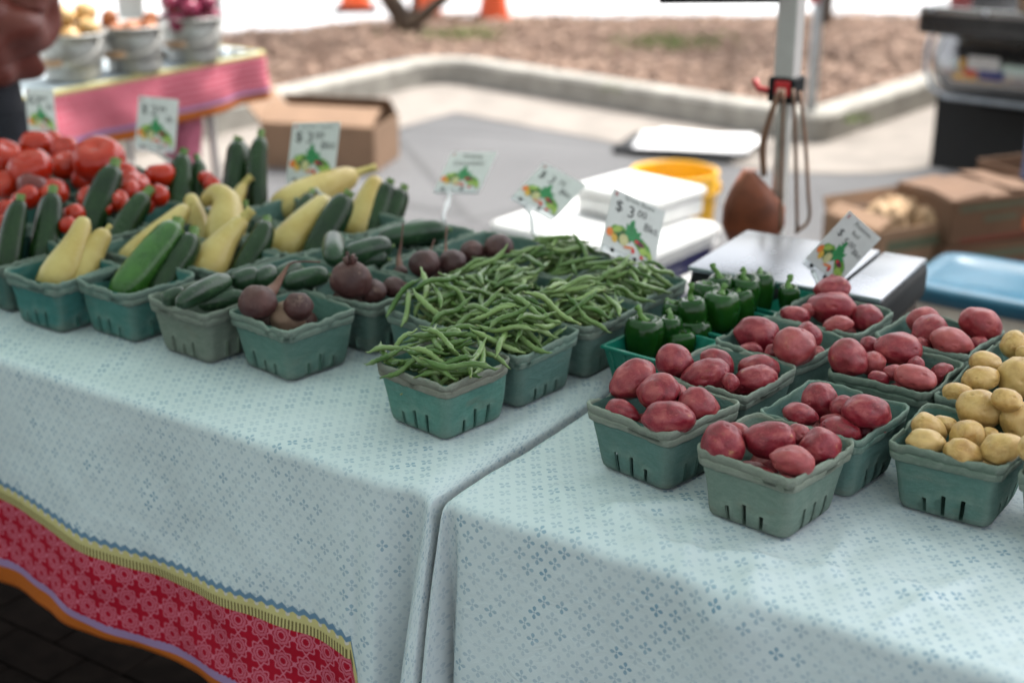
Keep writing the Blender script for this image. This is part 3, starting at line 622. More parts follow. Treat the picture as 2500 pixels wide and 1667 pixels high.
MB().box((0, 0, .030), (.31, .25, .058), bev=.012).obj('body', M['white'], fb); MB().box((0, 0, .076), (.325, .265, .034), bev=.015).obj('lid', M['white'], fb)
# scale on a dark crate
sc0 = T(.083, .935, 0)
cr = empty('wooden_crate', sc0, TH, 'dark wooden crate standing on end under the silver scale', 'crate')
for sx in (-1, 1):
    for sy in (-1, 1): MB().box((sx*.125, sy*.095, .37), (.03, .03, .74), bev=.003).obj('corner_post', M['dark_wood'], cr, False)
for k in range(7):
    z = .06 + k*.10
    for sy in (-1, 1): MB().box((0, sy*.117, z), (.30, .012, .085), bev=.002).obj('slat', M['dark_wood'], cr, False)
    for sx in (-1, 1): MB().box((sx*.147, 0, z), (.012, .22, .085), bev=.002).obj('slat', M['dark_wood'], cr, False)
MB().box((0, 0, .748), (.30, .25, .014), bev=.002).obj('top_board', M['dark_wood'], cr, False)
sc = empty('weighing_scale', sc0 + Vector((0, 0, .756)), TH + R(3), 'flat silver platform scale with dark body beside the peppers', 'scale')
MB().box((0, 0, .040), (.335, .265, .060), bev=.014).obj('body', M['black'], sc)
for sx in (-1, 1):
    for sy in (-1, 1): MB().lathe([(0, 0), (.016, 0), (.018, .011), (0, .012)], 12, (sx*.13, sy*.10, 0)).obj('foot', M['rubber'], sc)
MB().box((-.045, 0, .0745), (.250, .262, .009), bev=.003).obj('platform', M['steel'], sc)
MB().box((.125, 0, .0735), (.076, .258, .009), bev=.003).obj('display_panel', M['steel'], sc)
# storage tote with blue lid
tl0 = at(2066, 646, .50); tc = Vector((tl0.x, tl0.y, 0)) + TU*.30 + TV*.185
tt = empty('storage_tote', tc, TH, 'storage tote with a bright blue lid at the right edge', 'tote')
v, f = [], []
MBt = MB(); 
for z0, z1, s0, s1 in ((0, .462, .86, .95),):
    pts = []
    for z, s in ((z0, s0), (z0+.012, s0+.02), (z1, s1)):
        L, W = .60*s/2, .33*s/2
        for a in range(32): g = 2*math.pi*(a+.5)/32; cxx, cyy = math.copysign(abs(math.cos(g))**.22, math.cos(g)), math.copysign(abs(math.sin(g))**.22, math.sin(g)); pts.append((cxx*L, cyy*W, z))
    ff = [(i*32+k, i*32+(k+1) % 32, (i+1)*32+(k+1) % 32, (i+1)*32+k) for i in range(2) for k in range(32)] + [tuple(range(31, -1, -1))]
    MBt.add(pts, ff)
MBt.obj('tub', M['cream'], tt)
def rrect(L, W, p, n=40): return [(math.copysign(abs(math.cos(g))**p, math.cos(g))*L, math.copysign(abs(math.sin(g))**p, math.sin(g))*W) for g in [2*math.pi*(a+.5)/n for a in range(n)]]
pts = []; lv = [(.302, .167, .450), (.306, .171, .452), (.306, .171, .480), (.298, .163, .492), (.262, .128, .492), (.256, .122, .487), (.12, .05, .487)]
for L, W, z in lv: pts += [(x, y, z) for x, y in rrect(L, W, .24)]
ff = [(i*40+k, i*40+(k+1) % 40, (i+1)*40+(k+1) % 40, (i+1)*40+k) for i in range(len(lv)-1) for k in range(40)] + [tuple((len(lv)-1)*40+k for k in range(40))]
MB().add(pts, ff).obj('lid', M['blue'], tt)
# cardboard boxes
def carton(loc, rz, L, W, H, mat, label, flaps, printed=False, name='cardboard_box', fill=False, z0=0):
    t = empty(name, Vector((loc.x, loc.y, z0)), rz, label, 'box'); k = .006
    for nm, c, d in (('side_wall', (0, -W/2, H/2), (L, k, H)), ('side_wall', (0, W/2, H/2), (L, k, H)), ('end_wall', (-L/2, 0, H/2), (k, W-k, H)), ('end_wall', (L/2, 0, H/2), (k, W-k, H)), ('bottom', (0, 0, .004), (L-k, W-k, .006))): MB().box(c, d, bev=.0015).obj(nm, mat, t, False)
    for side, ang, dep in flaps:
        h = {'f': ((0, -W/2, H), L, 'X', 1), 'b': ((0, W/2, H), L, 'X', -1), 'l': ((-L/2, 0, H), W, 'Y', -1), 'r': ((L/2, 0, H), W, 'Y', 1)}[side]
        rot = Matrix.Rotation(R(ang)*h[3], 3, h[2]); c = rot @ Vector((0, 0, dep/2+.003)) + Vector(h[0]); d = (h[1]*.98, .005, dep) if h[2] == 'X' else (.005, h[1]*.96, dep)
        MB().box(c, d, bev=.0015, rot=rot).obj('flap', mat, t, False)
    if printed:
        MB().box((0, -W/2-.0042, H*.80), (L*.86, .001, H*.13)).obj('printed_band', M['print_green'], t, False); MB().box((0, -W/2-.0042, H*.52), (L*.35, .001, H*.12)).obj('printed_band', M['print_green'], t, False)
        MB().box((L*.3, -W/2-.0042, H*.32), (L*.10, .001, H*.30)).obj('printed_mark', plain('orange_print', (.42, .10, .03), .8), t, False); MB().box((0, -W/2-.0042, H*.08), (L*.8, .001, H*.06)).obj('printed_band', plain('red_print', (.20, .03, .02), .8), t, False)
    return t
bx = Vector((-.63, 6.38, 0)); bX = Vector((math.cos(R(-14)), math.sin(R(-14)), 0)); bY = Vector((-bX.y, bX.x, 0)); carton(bx - bX*.275 + bY*.18, R(-14), .55, .36, .21, M['cardboard'], 'open tan cardboard box on the asphalt behind the squash', [('f', -66, .15), ('b', -50, .13), ('l', 40, .14)])
b1 = Vector((1.34, 4.50, 0)); c = carton(Vector((b1.x, b1.y+.17, 0)), R(27), .48, .28, .28, M['cardboard'], 'open produce box stuffed with brown paper behind the scale', [('l', -60, .06), ('b', 20, .05)], True)
for k in range(5):
    P = Vector((b1.x, b1.y+.17, .20)) + Vector((rr.uniform(-.13, .13), rr.uniform(-.06, .06), .03)); bm = bmesh.new(); bmesh.ops.create_icosphere(bm, subdivisions=3, radius=1)
    for q_ in bm.verts: q_.co = q_.co*(1+.28*noise.noise(q_.co*2.1+Vector((k*7, 0, 0)))); q_.co = Vector((q_.co.x*.075, q_.co.y*.055, q_.co.z*.075 + .025))
    me = bpy.data.meshes.new('crumpled_paper'); bm.to_mesh(me); bm.free(); o = ob('crumpled_paper', me, M['kraft'], None, loc=P); tag(o, 'crumpled brown paper, %s from left in the open produce box' % ordinal(k), 'paper', 'brown packing paper')
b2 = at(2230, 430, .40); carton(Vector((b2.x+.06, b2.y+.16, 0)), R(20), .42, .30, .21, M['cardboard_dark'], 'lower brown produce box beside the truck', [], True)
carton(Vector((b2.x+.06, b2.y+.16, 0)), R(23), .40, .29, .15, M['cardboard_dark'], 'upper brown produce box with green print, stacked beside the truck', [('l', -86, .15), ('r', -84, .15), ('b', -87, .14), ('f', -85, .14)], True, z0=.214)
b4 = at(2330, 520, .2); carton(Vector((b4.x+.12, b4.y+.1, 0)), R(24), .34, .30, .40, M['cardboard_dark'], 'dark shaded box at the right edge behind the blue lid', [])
# papers on a black folder on the asphalt
f0 = at(1585, 345, 0); fo = empty('document_folder', Vector((f0.x, f0.y, 0)), R(-22), 'black folder lying on the asphalt under white papers', 'folder')
MB().box((-.03, -.02, .012), (.60, .40, .016), bev=.004).obj('cover', M['black'], fo, False); MB().box((-.03, -.02, .026), (.59, .39, .010), bev=.003).obj('top_cover', M['black'], fo, False)
MB().box((-.328, -.02, .018), (.006, .39, .024), bev=.002).obj('spine', M['black'], fo, False)
for k, (dx, dy, a) in enumerate(((.03, .01, 4), (.05, .03, -6), (.02, .0, 10))):
    v, f = [], []
    for i in range(9):
        for j in range(7): x, y = (i/8-.5)*.56, (j/6-.5)*.40; v.append((x, y, .034 + k*.004 + .018*max(0, i/8-.5)*k*.5 + .006*nz(x, y, 4, k)))
    for i in range(8):
        for j in range(6): f.append((i*7+j, (i+1)*7+j, (i+1)*7+j+1, i*7+j+1))
    o = ob('paper_sheet', mk('paper_sheet', v, f), M['paper'], None, loc=(f0.x + dx, f0.y + dy, 0), rot=(0, 0, R(-22+a))); m_ = o.modifiers.new('thickness', 'SOLIDIFY'); m_.thickness = .0008; tag(o, ['bottom white sheet on the black folder', 'middle white sheet fanned out on the black folder', 'top white sheet lying on the black folder'][k], 'paper', 'white papers on the folder')
# pickup truck: rear end towards the stall, tailgate down
tr = empty('pickup_truck', (1.80, 6.10, .03), TH, 'black pickup truck with chrome bumper and lowered tailgate at the right edge', 'truck')
# local: x along the rear edge (to the right), y forward (away)
cols = np.concatenate([np.linspace(-.02, .12, 12), np.linspace(.16, 1.74, 16), np.linspace(1.78, 1.92, 12)]); v, f = [], []; nb_ = 9
for x in cols:
    e = min(x+.02, 1.92-x); k = max(0, 1-e/.14); zb = .385 + .13*(1-math.sqrt(max(0, 1-k*k))); zt = .665 - .02*k*k; yb = .0 + .16*(1-math.sqrt(max(0, 1-k*k)))
    for j in range(nb_): t_ = j/(nb_-1); v.append((x, yb - .055*math.sin(math.pi*min(1, t_*1.15+.05))**.6 - .05, zb + (zt-zb)*t_))
    v.append((x, yb+.10, zt))
nb_ += 1
for i in range(len(cols)-1):
    for j in range(nb_-1): f.append((i*nb_+j, (i+1)*nb_+j, (i+1)*nb_+j+1, i*nb_+j+1))
bp = ob('bumper', mk('bumper', v, f), M['chrome'], tr)
for x, z, w_, h_, c_ in ((.24, .555, .13, .055, (.7, .7, .7)), (.19, .515, .05, .03, (.5, .02, .03)), (.275, .510, .10, .04, (.03, .05, .22)), (.155, .545, .025, .05, (.65, .33, .03)), (.50, .575, .07, .05, (.7, .7, .7)), (.50, .52, .07, .06, (.48, .02, .03))): MB().box((x, -.112, z), (w_, .006, h_), bev=.002).obj('bumper_patch', plain('bumper_patch_plastic', c_, .25), bp, False)  # small flat coloured plates on the bumper face
MB().tube([(-.012, -.02, .66), (-.022, -.035, .58), (-.012, -.06, .50), (.03, -.10, .435), (.10, -.118, .405), (.5, -.122, .40), (1.0, -.122, .40)], .011, 8).obj('bumper_lip', M['grey_metal'], bp)
MB().box((.95, -.03, .668), (1.20, .16, .02), bev=.006).obj('step_pad', M['black'], tr, False)
MB().box((.95, -.135, .52), (.32, .02, .12), bev=.006).obj('licence_plate', M['white'], tr, False)
tg = MB().box((.95, -.10, .745), (1.82, .58, .105), bev=.02).obj('tailgate', M['black_gloss'], tr, False)
MB().box((.95, -.398, .792), (1.80, .012, .03), bev=.004).obj('trim_strip', M['chrome'], tg, False)
for k in range(9): MB().tube([(.10+k*.21, -.402, .792), (.10+k*.21, -.412, .792)], .011, 10).obj('trim_bolt', M['steel'], tg)
for sx, x in ((-1, .03), (1, 1.87)):
    MB().box((x, 1.05, .86), (.10, 1.72, .42), bev=.03).obj('bed_side', M['black_gloss'], tr, False)
    MB().box((x, .185, .88), (.09, .03, .26), bev=.01).obj('tail_light', M['red_plastic'], tr, False)
MB().box((.95, 1.05, .70), (1.76, 1.70, .04)).obj('bed_floor', M['black'], tr, False); MB().box((.95, 1.91, .88), (1.76, .05, .42), bev=.01).obj('bed_front', M['black_gloss'], tr, False)
v = [(.04, 1.95, .55), (1.86, 1.95, .55), (1.86, 3.3, .55), (.04, 3.3, .55), (.02, 1.95, 1.12), (1.88, 1.95, 1.12), (1.88, 3.35, 1.12), (.02, 3.35, 1.12), (.16, 2.05, 1.72), (1.74, 2.05, 1.72), (1.74, 2.9, 1.72), (.16, 2.9, 1.72)]
ob('cab', mk('cab', v, [(3, 2, 1, 0), (0, 1, 5, 4), (1, 2, 6, 5), (2, 3, 7, 6), (3, 0, 4, 7), (4, 5, 9, 8), (5, 6, 10, 9), (6, 7, 11, 10), (7, 4, 8, 11), (8, 9, 10, 11)], False), M['black_gloss'], tr)
gl = plain('window_glass', (.02, .025, .03), .08, coat=.5)
MB().box((.95, 1.985, 1.43), (1.4, .01, .44), rot=Matrix.Rotation(R(-9.5), 3, 'X')).obj('rear_window', gl, tr, False)
MB().box((.95, 4.0, .82), (1.84, 1.35, .54), bev=.06).obj('hood', M['black_gloss'], tr, False)
for x in (.12, 1.78):
    for y in (.95, 4.0):
        w = empty('wheel', (x, y, .38)); w.parent = tr; w.rotation_euler = (0, R(90), 0)
        MB().lathe([(.20, -.11), (.34, -.115), (.375, -.09), (.38, 0), (.375, .09), (.34, .115), (.20, .11), (.20, -.11)], 40).obj('tyre', M['rubber'], w); MB().lathe([(0, -.09), (.10, -.10), (.19, -.08), (.20, 0), (.19, .08), (.10, .10), (0, .09)], 30).obj('rim', M['steel'], w)
    MB().box((x+(.10 if x < 1 else -.10), .22, .30), (.52, .02, .56), bev=.006).obj('mud_flap', M['rubber'], tr, False)
MB().box((.95, .6, .42), (1.5, 1.1, .16)).obj('underbody', M['black'], tr, False)
tb = tr.location + TU*.62 + TV*(-.10); carton(Vector((tb.x, tb.y, 0)), TH + R(4), .46, .36, .26, M['cardboard'], 'tan cardboard box on the truck tailgate, cut by the top edge', [('b', 30, .1)], z0=.80)

# ------------------------------------------------------------------ metal pails on the far table
def pail(px, py, label):
    c = at(px, py, TZ + .006); t = empty('metal_pail', c, R(-20), label, 'pail', 'galvanised pails on the far table')
    MB().lathe([(0, .003), (.082, .0), (.085, .004), (.088, .03), (.086, .034), (.089, .038), (.104, .118), (.102, .121), (.105, .124), (.109, .140), (.113, .142), (.113, .148), (.108, .149), (.106, .143), (.084, .012), (0, .010)], 40).obj('body', M['galv'], t)
    h = MB().tube([Vector(p_) for p_ in spline([(.112, 0, .130), (.118, -.05, .095), (.085, -.10, .070), (0, -.118, .065), (-.085, -.10, .070), (-.118, -.05, .095), (-.112, 0, .130)], 24)], .0025, 6).obj('bail_wire', M['inner_leg'], t)
    P = [Vector(p_) for p_ in spline([(.045, -.113, .068), (0, -.119, .065), (-.045, -.113, .068)], 6)]; MB().tube(P, [.008, .011, .012, .012, .011, .008], 10).obj('wooden_grip', M['wood'], h)
    for sx in (-1, 1): MB().box((sx*.107, 0, .130), (.012, .03, .03), bev=.004).obj('ear', M['galv'], t, False)
    return c
pc = [pail(172, 182, 'galvanised pail of yellow onions beside the person in rust blouse'), pail(312, 162, 'galvanised pail of sweet potatoes, middle of the three'), pail(446, 138, 'galvanised pail of red onions, nearest the cloth corner')]
def bulb(name, p, r, mat, label, cat, grp, squash=.92, neck=True, rot=(0, 0, 0), long=1.0):
    o = empty(name, p, 0, label, cat, grp); o.rotation_euler = rot
    pr_ = [(0, -r*squash)] + [(r*math.sin(math.pi*k/12)*long**-.3, -r*squash*math.cos(math.pi*k/12)*long) for k in range(1, 11)] + ([(r*.16, r*squash*1.02), (r*.09, r*squash*1.35), (0, r*squash*1.42)] if neck else [(0, r*squash*long)])
    MB().lathe(pr_, 20).obj('skin', mat, o)
    if neck: MB().lathe([(0, -r*squash-.008), (.006, -r*squash-.004), (.009, -r*squash+.004)], 8).obj('root_end', M['wood'], o)
    return o
def heap(c, z, n, rad, r, mat, name, lab, cat, grp, neck=True, dome=.05, long=1.0, seed=0):
    q = random.Random(seed); P = []
    for k in range(n):
        best = None
        for tr_ in range(80):
            a, d = q.uniform(0, 6.28), rad*math.sqrt(q.random()); p = Vector((c.x+d*math.cos(a), c.y+d*math.sin(a), 0)); zz = z
            for o_, ro in P:
                dd = (Vector((o_.x, o_.y, 0))-p).length
                if dd < (r+ro)*.93: zz = max(zz, o_.z + math.sqrt(((r+ro)*.93)**2-dd*dd))
            if best is None or zz < best.z: best = Vector((p.x, p.y, zz))
        P.append((best, r))
    P.sort(key=lambda e: e[0].x)
    for k, (p, _) in enumerate(P): bulb(name, p, r*q.uniform(.9, 1.06), mat, lab % ordinal(k), cat, grp, .9, neck, (q.uniform(-.7, .7), q.uniform(-.7, .7), q.uniform(0, 6)), long)
heap(pc[0], TZ+.140, 9, .075, .036, M['onion'], 'onion', 'yellow onion, %s from left in the left pail', 'onion', 'yellow onions in the pail', seed=1)
heap(pc[1], TZ+.130, 8, .072, .030, M['sweet'], 'sweet_potato', 'sweet potato, %s from left in the middle pail', 'sweet potato', 'sweet potatoes in the pail', False, long=1.35, seed=2)
heap(pc[2], TZ+.140, 20, .082, .034, M['red_onion'], 'red_onion', 'red onion, %s from left in the right pail', 'onion', 'red onions in the pail', seed=3)

# ------------------------------------------------------------------ pulp baskets
def rsq(h, r):                                    # rounded square outline with slot columns; returns points and slot flags
    L = h - r; fr = [-1, -.80, -.56, -.445, -.27, -.0575, .0575, .27, .445, .56, .80]; P = []; slot = []
    for s in range(4):
        a = s*math.pi/2; ca, sa = math.cos(a), math.sin(a)
        for k, t in enumerate(fr): x, y = t*L, -h; P.append((x*ca-y*sa, x*sa+y*ca)); slot.append(k in (2, 5, 8))
        for k in range(5): g = -math.pi/2 + k*math.pi/2/5; x, y = L + r*math.cos(g), -L + r*math.sin(g); P.append((x*ca-y*sa, x*sa+y*ca)); slot.append(False)
    return P, slot
BH = .092
def basket_meshes(seed):
    q = random.Random(seed); off = Vector((seed*13.7, 0, 0)); lv = [(.0535, .0016), (.0558, .0045), (.0576, .0120), (.0592, .0228), (.0604, .0315), (.0624, .045), (.0646, .058), (.0664, .071), (.0674, .078), (.0684, .0855)]
    top_slot = [[q.choice((3, 4, 4)) for _ in range(3)] for s in range(4)]
    def wob(p, z): return noise.noise(Vector((p[0]*22, p[1]*22, z*9)) + off)*.0022*(.4+z/.09) + noise.noise(Vector((p[0]*9, p[1]*9, z*3)) + off)*.0040*(z/.09) + dent(p, z)
    dn = [(q.uniform(-.07, .07), q.choice((-1, 1))*.066, q.random() < .5, q.uniform(.0015, .005), q.uniform(.03, .08)) for _ in range(3)]
    def dent(p, z):
        r0 = 0
        for a, b, sw, d, zc in dn:
            x, y = (p[1], p[0]) if sw else p
            r0 -= d*math.exp(-((x-a)/.022)**2-((y-b)/.012)**2-((z-zc)/.03)**2)
        return r0
    nt = [(q.uniform(-.07, .07), q.choice((-1, 1))*.069, q.random() < .5, q.uniform(.002, .0055), q.uniform(.003, .009)) for _ in range(4)]
    V, Fc = [], []; rings = []
    for (h, z) in lv:
        P, slot = rsq(h, .0125); ring = []
        for p in P:
            k = 1 + wob(p, z)/h; ring.append(len(V)); V.append((p[0]*k, p[1]*k, z))
        rings.append(ring)
    inner = []
    for (h, z) in lv:
        P, slot = rsq(h-.0024, .0110); ring = []
        for p in P: k = 1 + wob(p, z)/h; ring.append(len(V)); V.append((p[0]*k, p[1]*k, max(z, .0042)))
        inner.append(ring)
    n = len(rings[0])
    def hole(i, k):
        if not slot[k]: return False
        s, j = k//16, {2: 0, 5: 1, 8: 2}[k % 16]; return 1 <= i < top_slot[s][j]
    for i in range(len(lv)-1):
        for k in range(n):
            k2 = (k+1) % n
            if hole(i, k):
                a, b, c, d = rings[i][k], rings[i][k2], rings[i+1][k2], rings[i+1][k]; A, B, C_, D = inner[i][k], inner[i][k2], inner[i+1][k2], inner[i+1][k]
                Fc += [(a, d, D, A), (b, B, C_, c)]
                if not hole(i-1, k): Fc.append((a, A, B, b))
                if not hole(i+1, k): Fc.append((d, c, C_, D))
            else: Fc += [(rings[i][k], rings[i][k2], rings[i+1][k2], rings[i+1][k]), (inner[i][k2], inner[i][k], inner[i+1][k], inner[i+1][k2])]
    Fc += [tuple(reversed(rings[0])), tuple(inner[0])]
    wall = mk('wall', V, Fc)
    # folded rim
    prof = [(.0658, .0665), (.0686, .0671), (.0695, .0686), (.0704, .0750), (.0705, .0765), (.0693, .0773), (.0705, .0781), (.0716, .0853), (.0715, .0882), (.0704, .0893), (.0690, .0889), (.0682, .0868), (.0666, .0775), (.0656, .0675)]
    V, Fc = [], []; N = 128; base, _ = rsq(1, .25)
    for h, z in prof:
        P, _ = rsq(h, .0140); m = len(P); sub = 2
        for k in range(m*sub):
            a, b = P[k//sub], P[(k//sub+1) % m]; t = (k % sub)/sub; p = (a[0]*(1-t)+b[0]*t, a[1]*(1-t)+b[1]*t)
            kk = 1 + wob(p, .09)/h*1.05; zz = z; ang = k/(m*sub)
            rag = noise.noise(Vector((p[0]*300, p[1]*300, 3)) + off)*.0012 + noise.noise(Vector((p[0]*90, p[1]*90, 7)) + off)*.0016 + noise.noise(Vector((p[0]*20, p[1]*20, 9)) + off)*.0024
            for a_, b_, sw, dd_, ww in nt:
                x_, y_ = (p[1], p[0]) if sw else p
                if z > .083: zz -= dd_*math.exp(-((x_-a_)/ww)**2-((y_-b_)/.010)**2)
            if z > .0755: zz += rag*(1.2 if z > .082 else 1.5)
            elif z < .068: zz += noise.noise(Vector((p[0]*120, p[1]*120, 5)) + off)*.0016
            kk += noise.noise(Vector((p[0]*200, p[1]*200, z*60)) + off)*.008
            V.append((p[0]*kk, p[1]*kk, zz))
    n2 = m*sub
    for i in range(len(prof)-1):
        for k in range(n2): Fc.append((i*n2+k, i*n2+(k+1) % n2, (i+1)*n2+(k+1) % n2, (i+1)*n2+k))
    rim = mk('rim', V, Fc)
    wall.materials.append(M['pulp']); rim.materials.append(M['pulp']); return wall, rim
BV = [basket_meshes(s) for s in range(9)]
TEAL, MID, GREY, DEEP = (.165, .305, .272), (.170, .292, .254), (.235, .300, .235), (.070, .185, .165)
def lift(c, k): return tuple(min(1, x*k) for x in c)
bi = 0
def basket(key, u, v, yaw, col, label, group, rimcol=None):
    global bi
    p = T(u, v, TZ + .0003); t = empty('produce_basket', p, TH + R(yaw), label, 'basket', group); w, r_ = BV[bi % 9]; turn = (bi*7 % 4)*math.pi/2; bi += 1
    a = ob('wall', w, None, t, rot=(0, 0, turn)); b = ob('rim', r_, None, t, rot=(0, 0, turn)); c = lift(col, random.uniform(.86, 1.12)); a.color = (*c, 1); rc = rimcol or tuple(x*.55 + y*.45 for x, y in zip(c, (.36, .40, .33))); b.color = (*rc, 1)
    BASK[key] = (u, v, R(yaw)); return t
GL, GR = 'pulp baskets on the left table', 'pulp baskets on the right table'
POS = ['front', 'second', 'third', 'rear']
PH = {}
def B(key, u, v, yaw, col, phrase, adj, group=GL, rim=None):
    PH[key] = phrase; basket(key, u, v, yaw, col, (adj + ' ' + phrase), group, rim)
B('P1', .185, .220, -10.3, TEAL, 'front basket of the left red potato column', 'teal pulp', GR, (.36, .40, .33))
B('P3', .200, .373, -5.5, MID, 'second basket of the left red potato column', 'teal pulp', GR, (.34, .39, .33))
B('P4', .212, .524, -8, MID, 'third basket of the left red potato column', 'teal pulp', GR)
B('P5', .232, .670, -3, MID, 'rear basket of the left red potato column', 'teal pulp', GR)
B('P2', .355, .182, -6.2, (.26, .36, .30), 'front basket of the right red potato column', 'pale grey green pulp', GR, (.33, .37, .30))
B('P6', .375, .325, -6.1, TEAL, 'second basket of the right red potato column', 'teal pulp', GR, (.17, .30, .25))
B('P7', .386, .510, -2, MID, 'third basket of the right red potato column', 'dull green pulp', GR, (.17, .25, .20))
B('P8', .392, .674, -6, TEAL, 'rear basket of the right red potato column', 'teal pulp', GR)
B('Y1', .535, .336, 0, (.15, .28, .24), 'front basket of the yellow potatoes', 'teal pulp', GR, (.19, .27, .21))
B('Y2', .534, .503, -3, TEAL, 'second basket of the yellow potatoes', 'teal pulp', GR)
B('Y3', .543, .675, -2, TEAL, 'rear basket of the yellow potatoes', 'teal pulp', GR)
B('Y4', .692, .324, -5, (.19, .30, .25), 'yellow potato basket cut by the right edge', 'pale pulp', GR)
B('B6', -.135, .187, -9, (.150, .345, .29), 'front basket of green beans', 'light teal pulp', rim=(.33, .33, .27))
B('B7', -.118, .332, -6.4, TEAL, 'second basket of green beans by the seam', 'teal pulp', rim=(.24, .37, .31))
B('B8', -.101, .478, -3, MID, 'third basket of green beans by the seam', 'teal pulp')
B('B8b', -.100, .628, -4, TEAL, 'rear basket of green beans by the seam', 'teal pulp')
B('B9', -.266, .365, -7, TEAL, 'bean basket behind the front beans, next to the beets', 'teal pulp')
B('B9b', -.262, .512, -5, MID, 'middle bean basket beside the beets', 'teal pulp')
B('B9c', -.256, .660, -5, MID, 'rear bean basket beside the beets', 'teal pulp')
B('E4', -.451, .227, -8.5, (.165, .31, .265), 'front basket of beets', 'teal pulp')
B('E5', -.428, .380, -4, MID, 'second basket of beets', 'teal pulp')
B('E6', -.405, .526, -5, TEAL, 'third basket of beets', 'teal pulp')
B('E7', -.398, .674, -4, MID, 'rear basket of beets', 'dark teal pulp')
B('C3', -.608, .208, -4, (.27, .33, .27), 'front basket of cucumbers', 'pale grey pulp', rim=(.29, .34, .28))
B('C4', -.580, .362, -6, TEAL, 'second basket of cucumbers', 'teal pulp')
B('C5', -.558, .512, -4, MID, 'third basket of cucumbers', 'teal pulp')
B('C6', -.545, .664, -3, TEAL, 'rear basket of cucumbers', 'teal pulp')
B('Z2', -.775, .205, -2, (.105, .285, .255), 'front basket with two zucchini', 'teal pulp')
B('Z3', -.738, .362, -4, TEAL, 'second basket of the zucchini column', 'teal pulp')
B('Z4', -.705, .510, -4, TEAL, 'third basket of the zucchini column', 'teal pulp')
B('Z5', -.698, .660, -4, MID, 'rear basket of the zucchini column', 'teal pulp')
B('S1', -.908, .168, -3, (.085, .285, .265), 'front basket with two yellow squash', 'bright teal pulp')
B('S2', -.890, .340, -3, MID, 'second basket of the squash column', 'dark teal pulp')
B('S3', -.862, .495, -3, MID, 'third basket of the squash column', 'dark teal pulp')
B('S4', -.850, .650, -3, MID, 'rear basket of the squash column', 'dark teal pulp')
B('L0', -1.062, .190, -3, DEEP, 'zucchini basket cut by the left edge', 'dark green pulp')
B('T1', -1.050, .345, -3, DEEP, 'cherry tomato basket behind the leftmost zucchini', 'dark green pulp')
B('T2', -1.020, .500, -3, DEEP, 'small tomato basket behind the squash', 'dark green pulp')
B('T3', -1.210, .380, -3, DEEP, 'front basket of large tomatoes', 'dark green pulp')
B('T4', -1.180, .540, -3, DEEP, 'middle basket of large tomatoes', 'dark green pulp')
B('T5', -1.370, .500, -3, DEEP, 'left basket of large tomatoes', 'dark green pulp')
B('T6', -1.350, .660, -3, DEEP, 'rear basket of large tomatoes', 'dark green pulp')
B('T7', -1.520, .540, -3, DEEP, 'tomato basket at the left frame edge', 'dark green pulp')

# ------------------------------------------------------------------ potatoes
def potato_mesh(seed):
    q = random.Random(seed); bm = bmesh.new(); bmesh.ops.create_icosphere(bm, subdivisions=5, radius=1); off = Vector((seed*9.1, 3, 1)); eyes = []
    for k in range(11):
        a, z = q.uniform(0, 6.28), q.uniform(-.97, .97); s = math.sqrt(1-z*z); eyes.append((Vector((z, s*math.cos(a), s*math.sin(a))), q.uniform(.07, .15), q.uniform(.03, .065)))
    ax = .16*q.uniform(-1, 1)
    for v in bm.verts:
        p = v.co.normalized(); r = 1 + .14*noise.noise(p*1.05+off) + .045*noise.noise(p*2.4+off) + .006*noise.noise(p*9+off)
        for e, w, d in eyes:
            c = (p-e).length
            if c < w*3: r += -d*math.exp(-(c/w)**2*1.7) + d*.42*math.exp(-((c-w*1.15)/(w*.5))**2)*(1 if p.z > e.z else .3)
        p = p*r; p.y *= 1 + ax*p.x; p.z *= 1 + ax*p.x; v.co = p
    me = bpy.data.meshes.new('potato'); bm.to_mesh(me); bm.free(); me.polygons.foreach_set('use_smooth', [True]*len(me.polygons)); return me
RM = [potato_mesh(s) for s in range(7)]; YM = [m.copy() for m in RM]
for m in RM: m.materials.append(M['red_potato'])
for m in YM: m.materials.append(M['yellow_potato'])
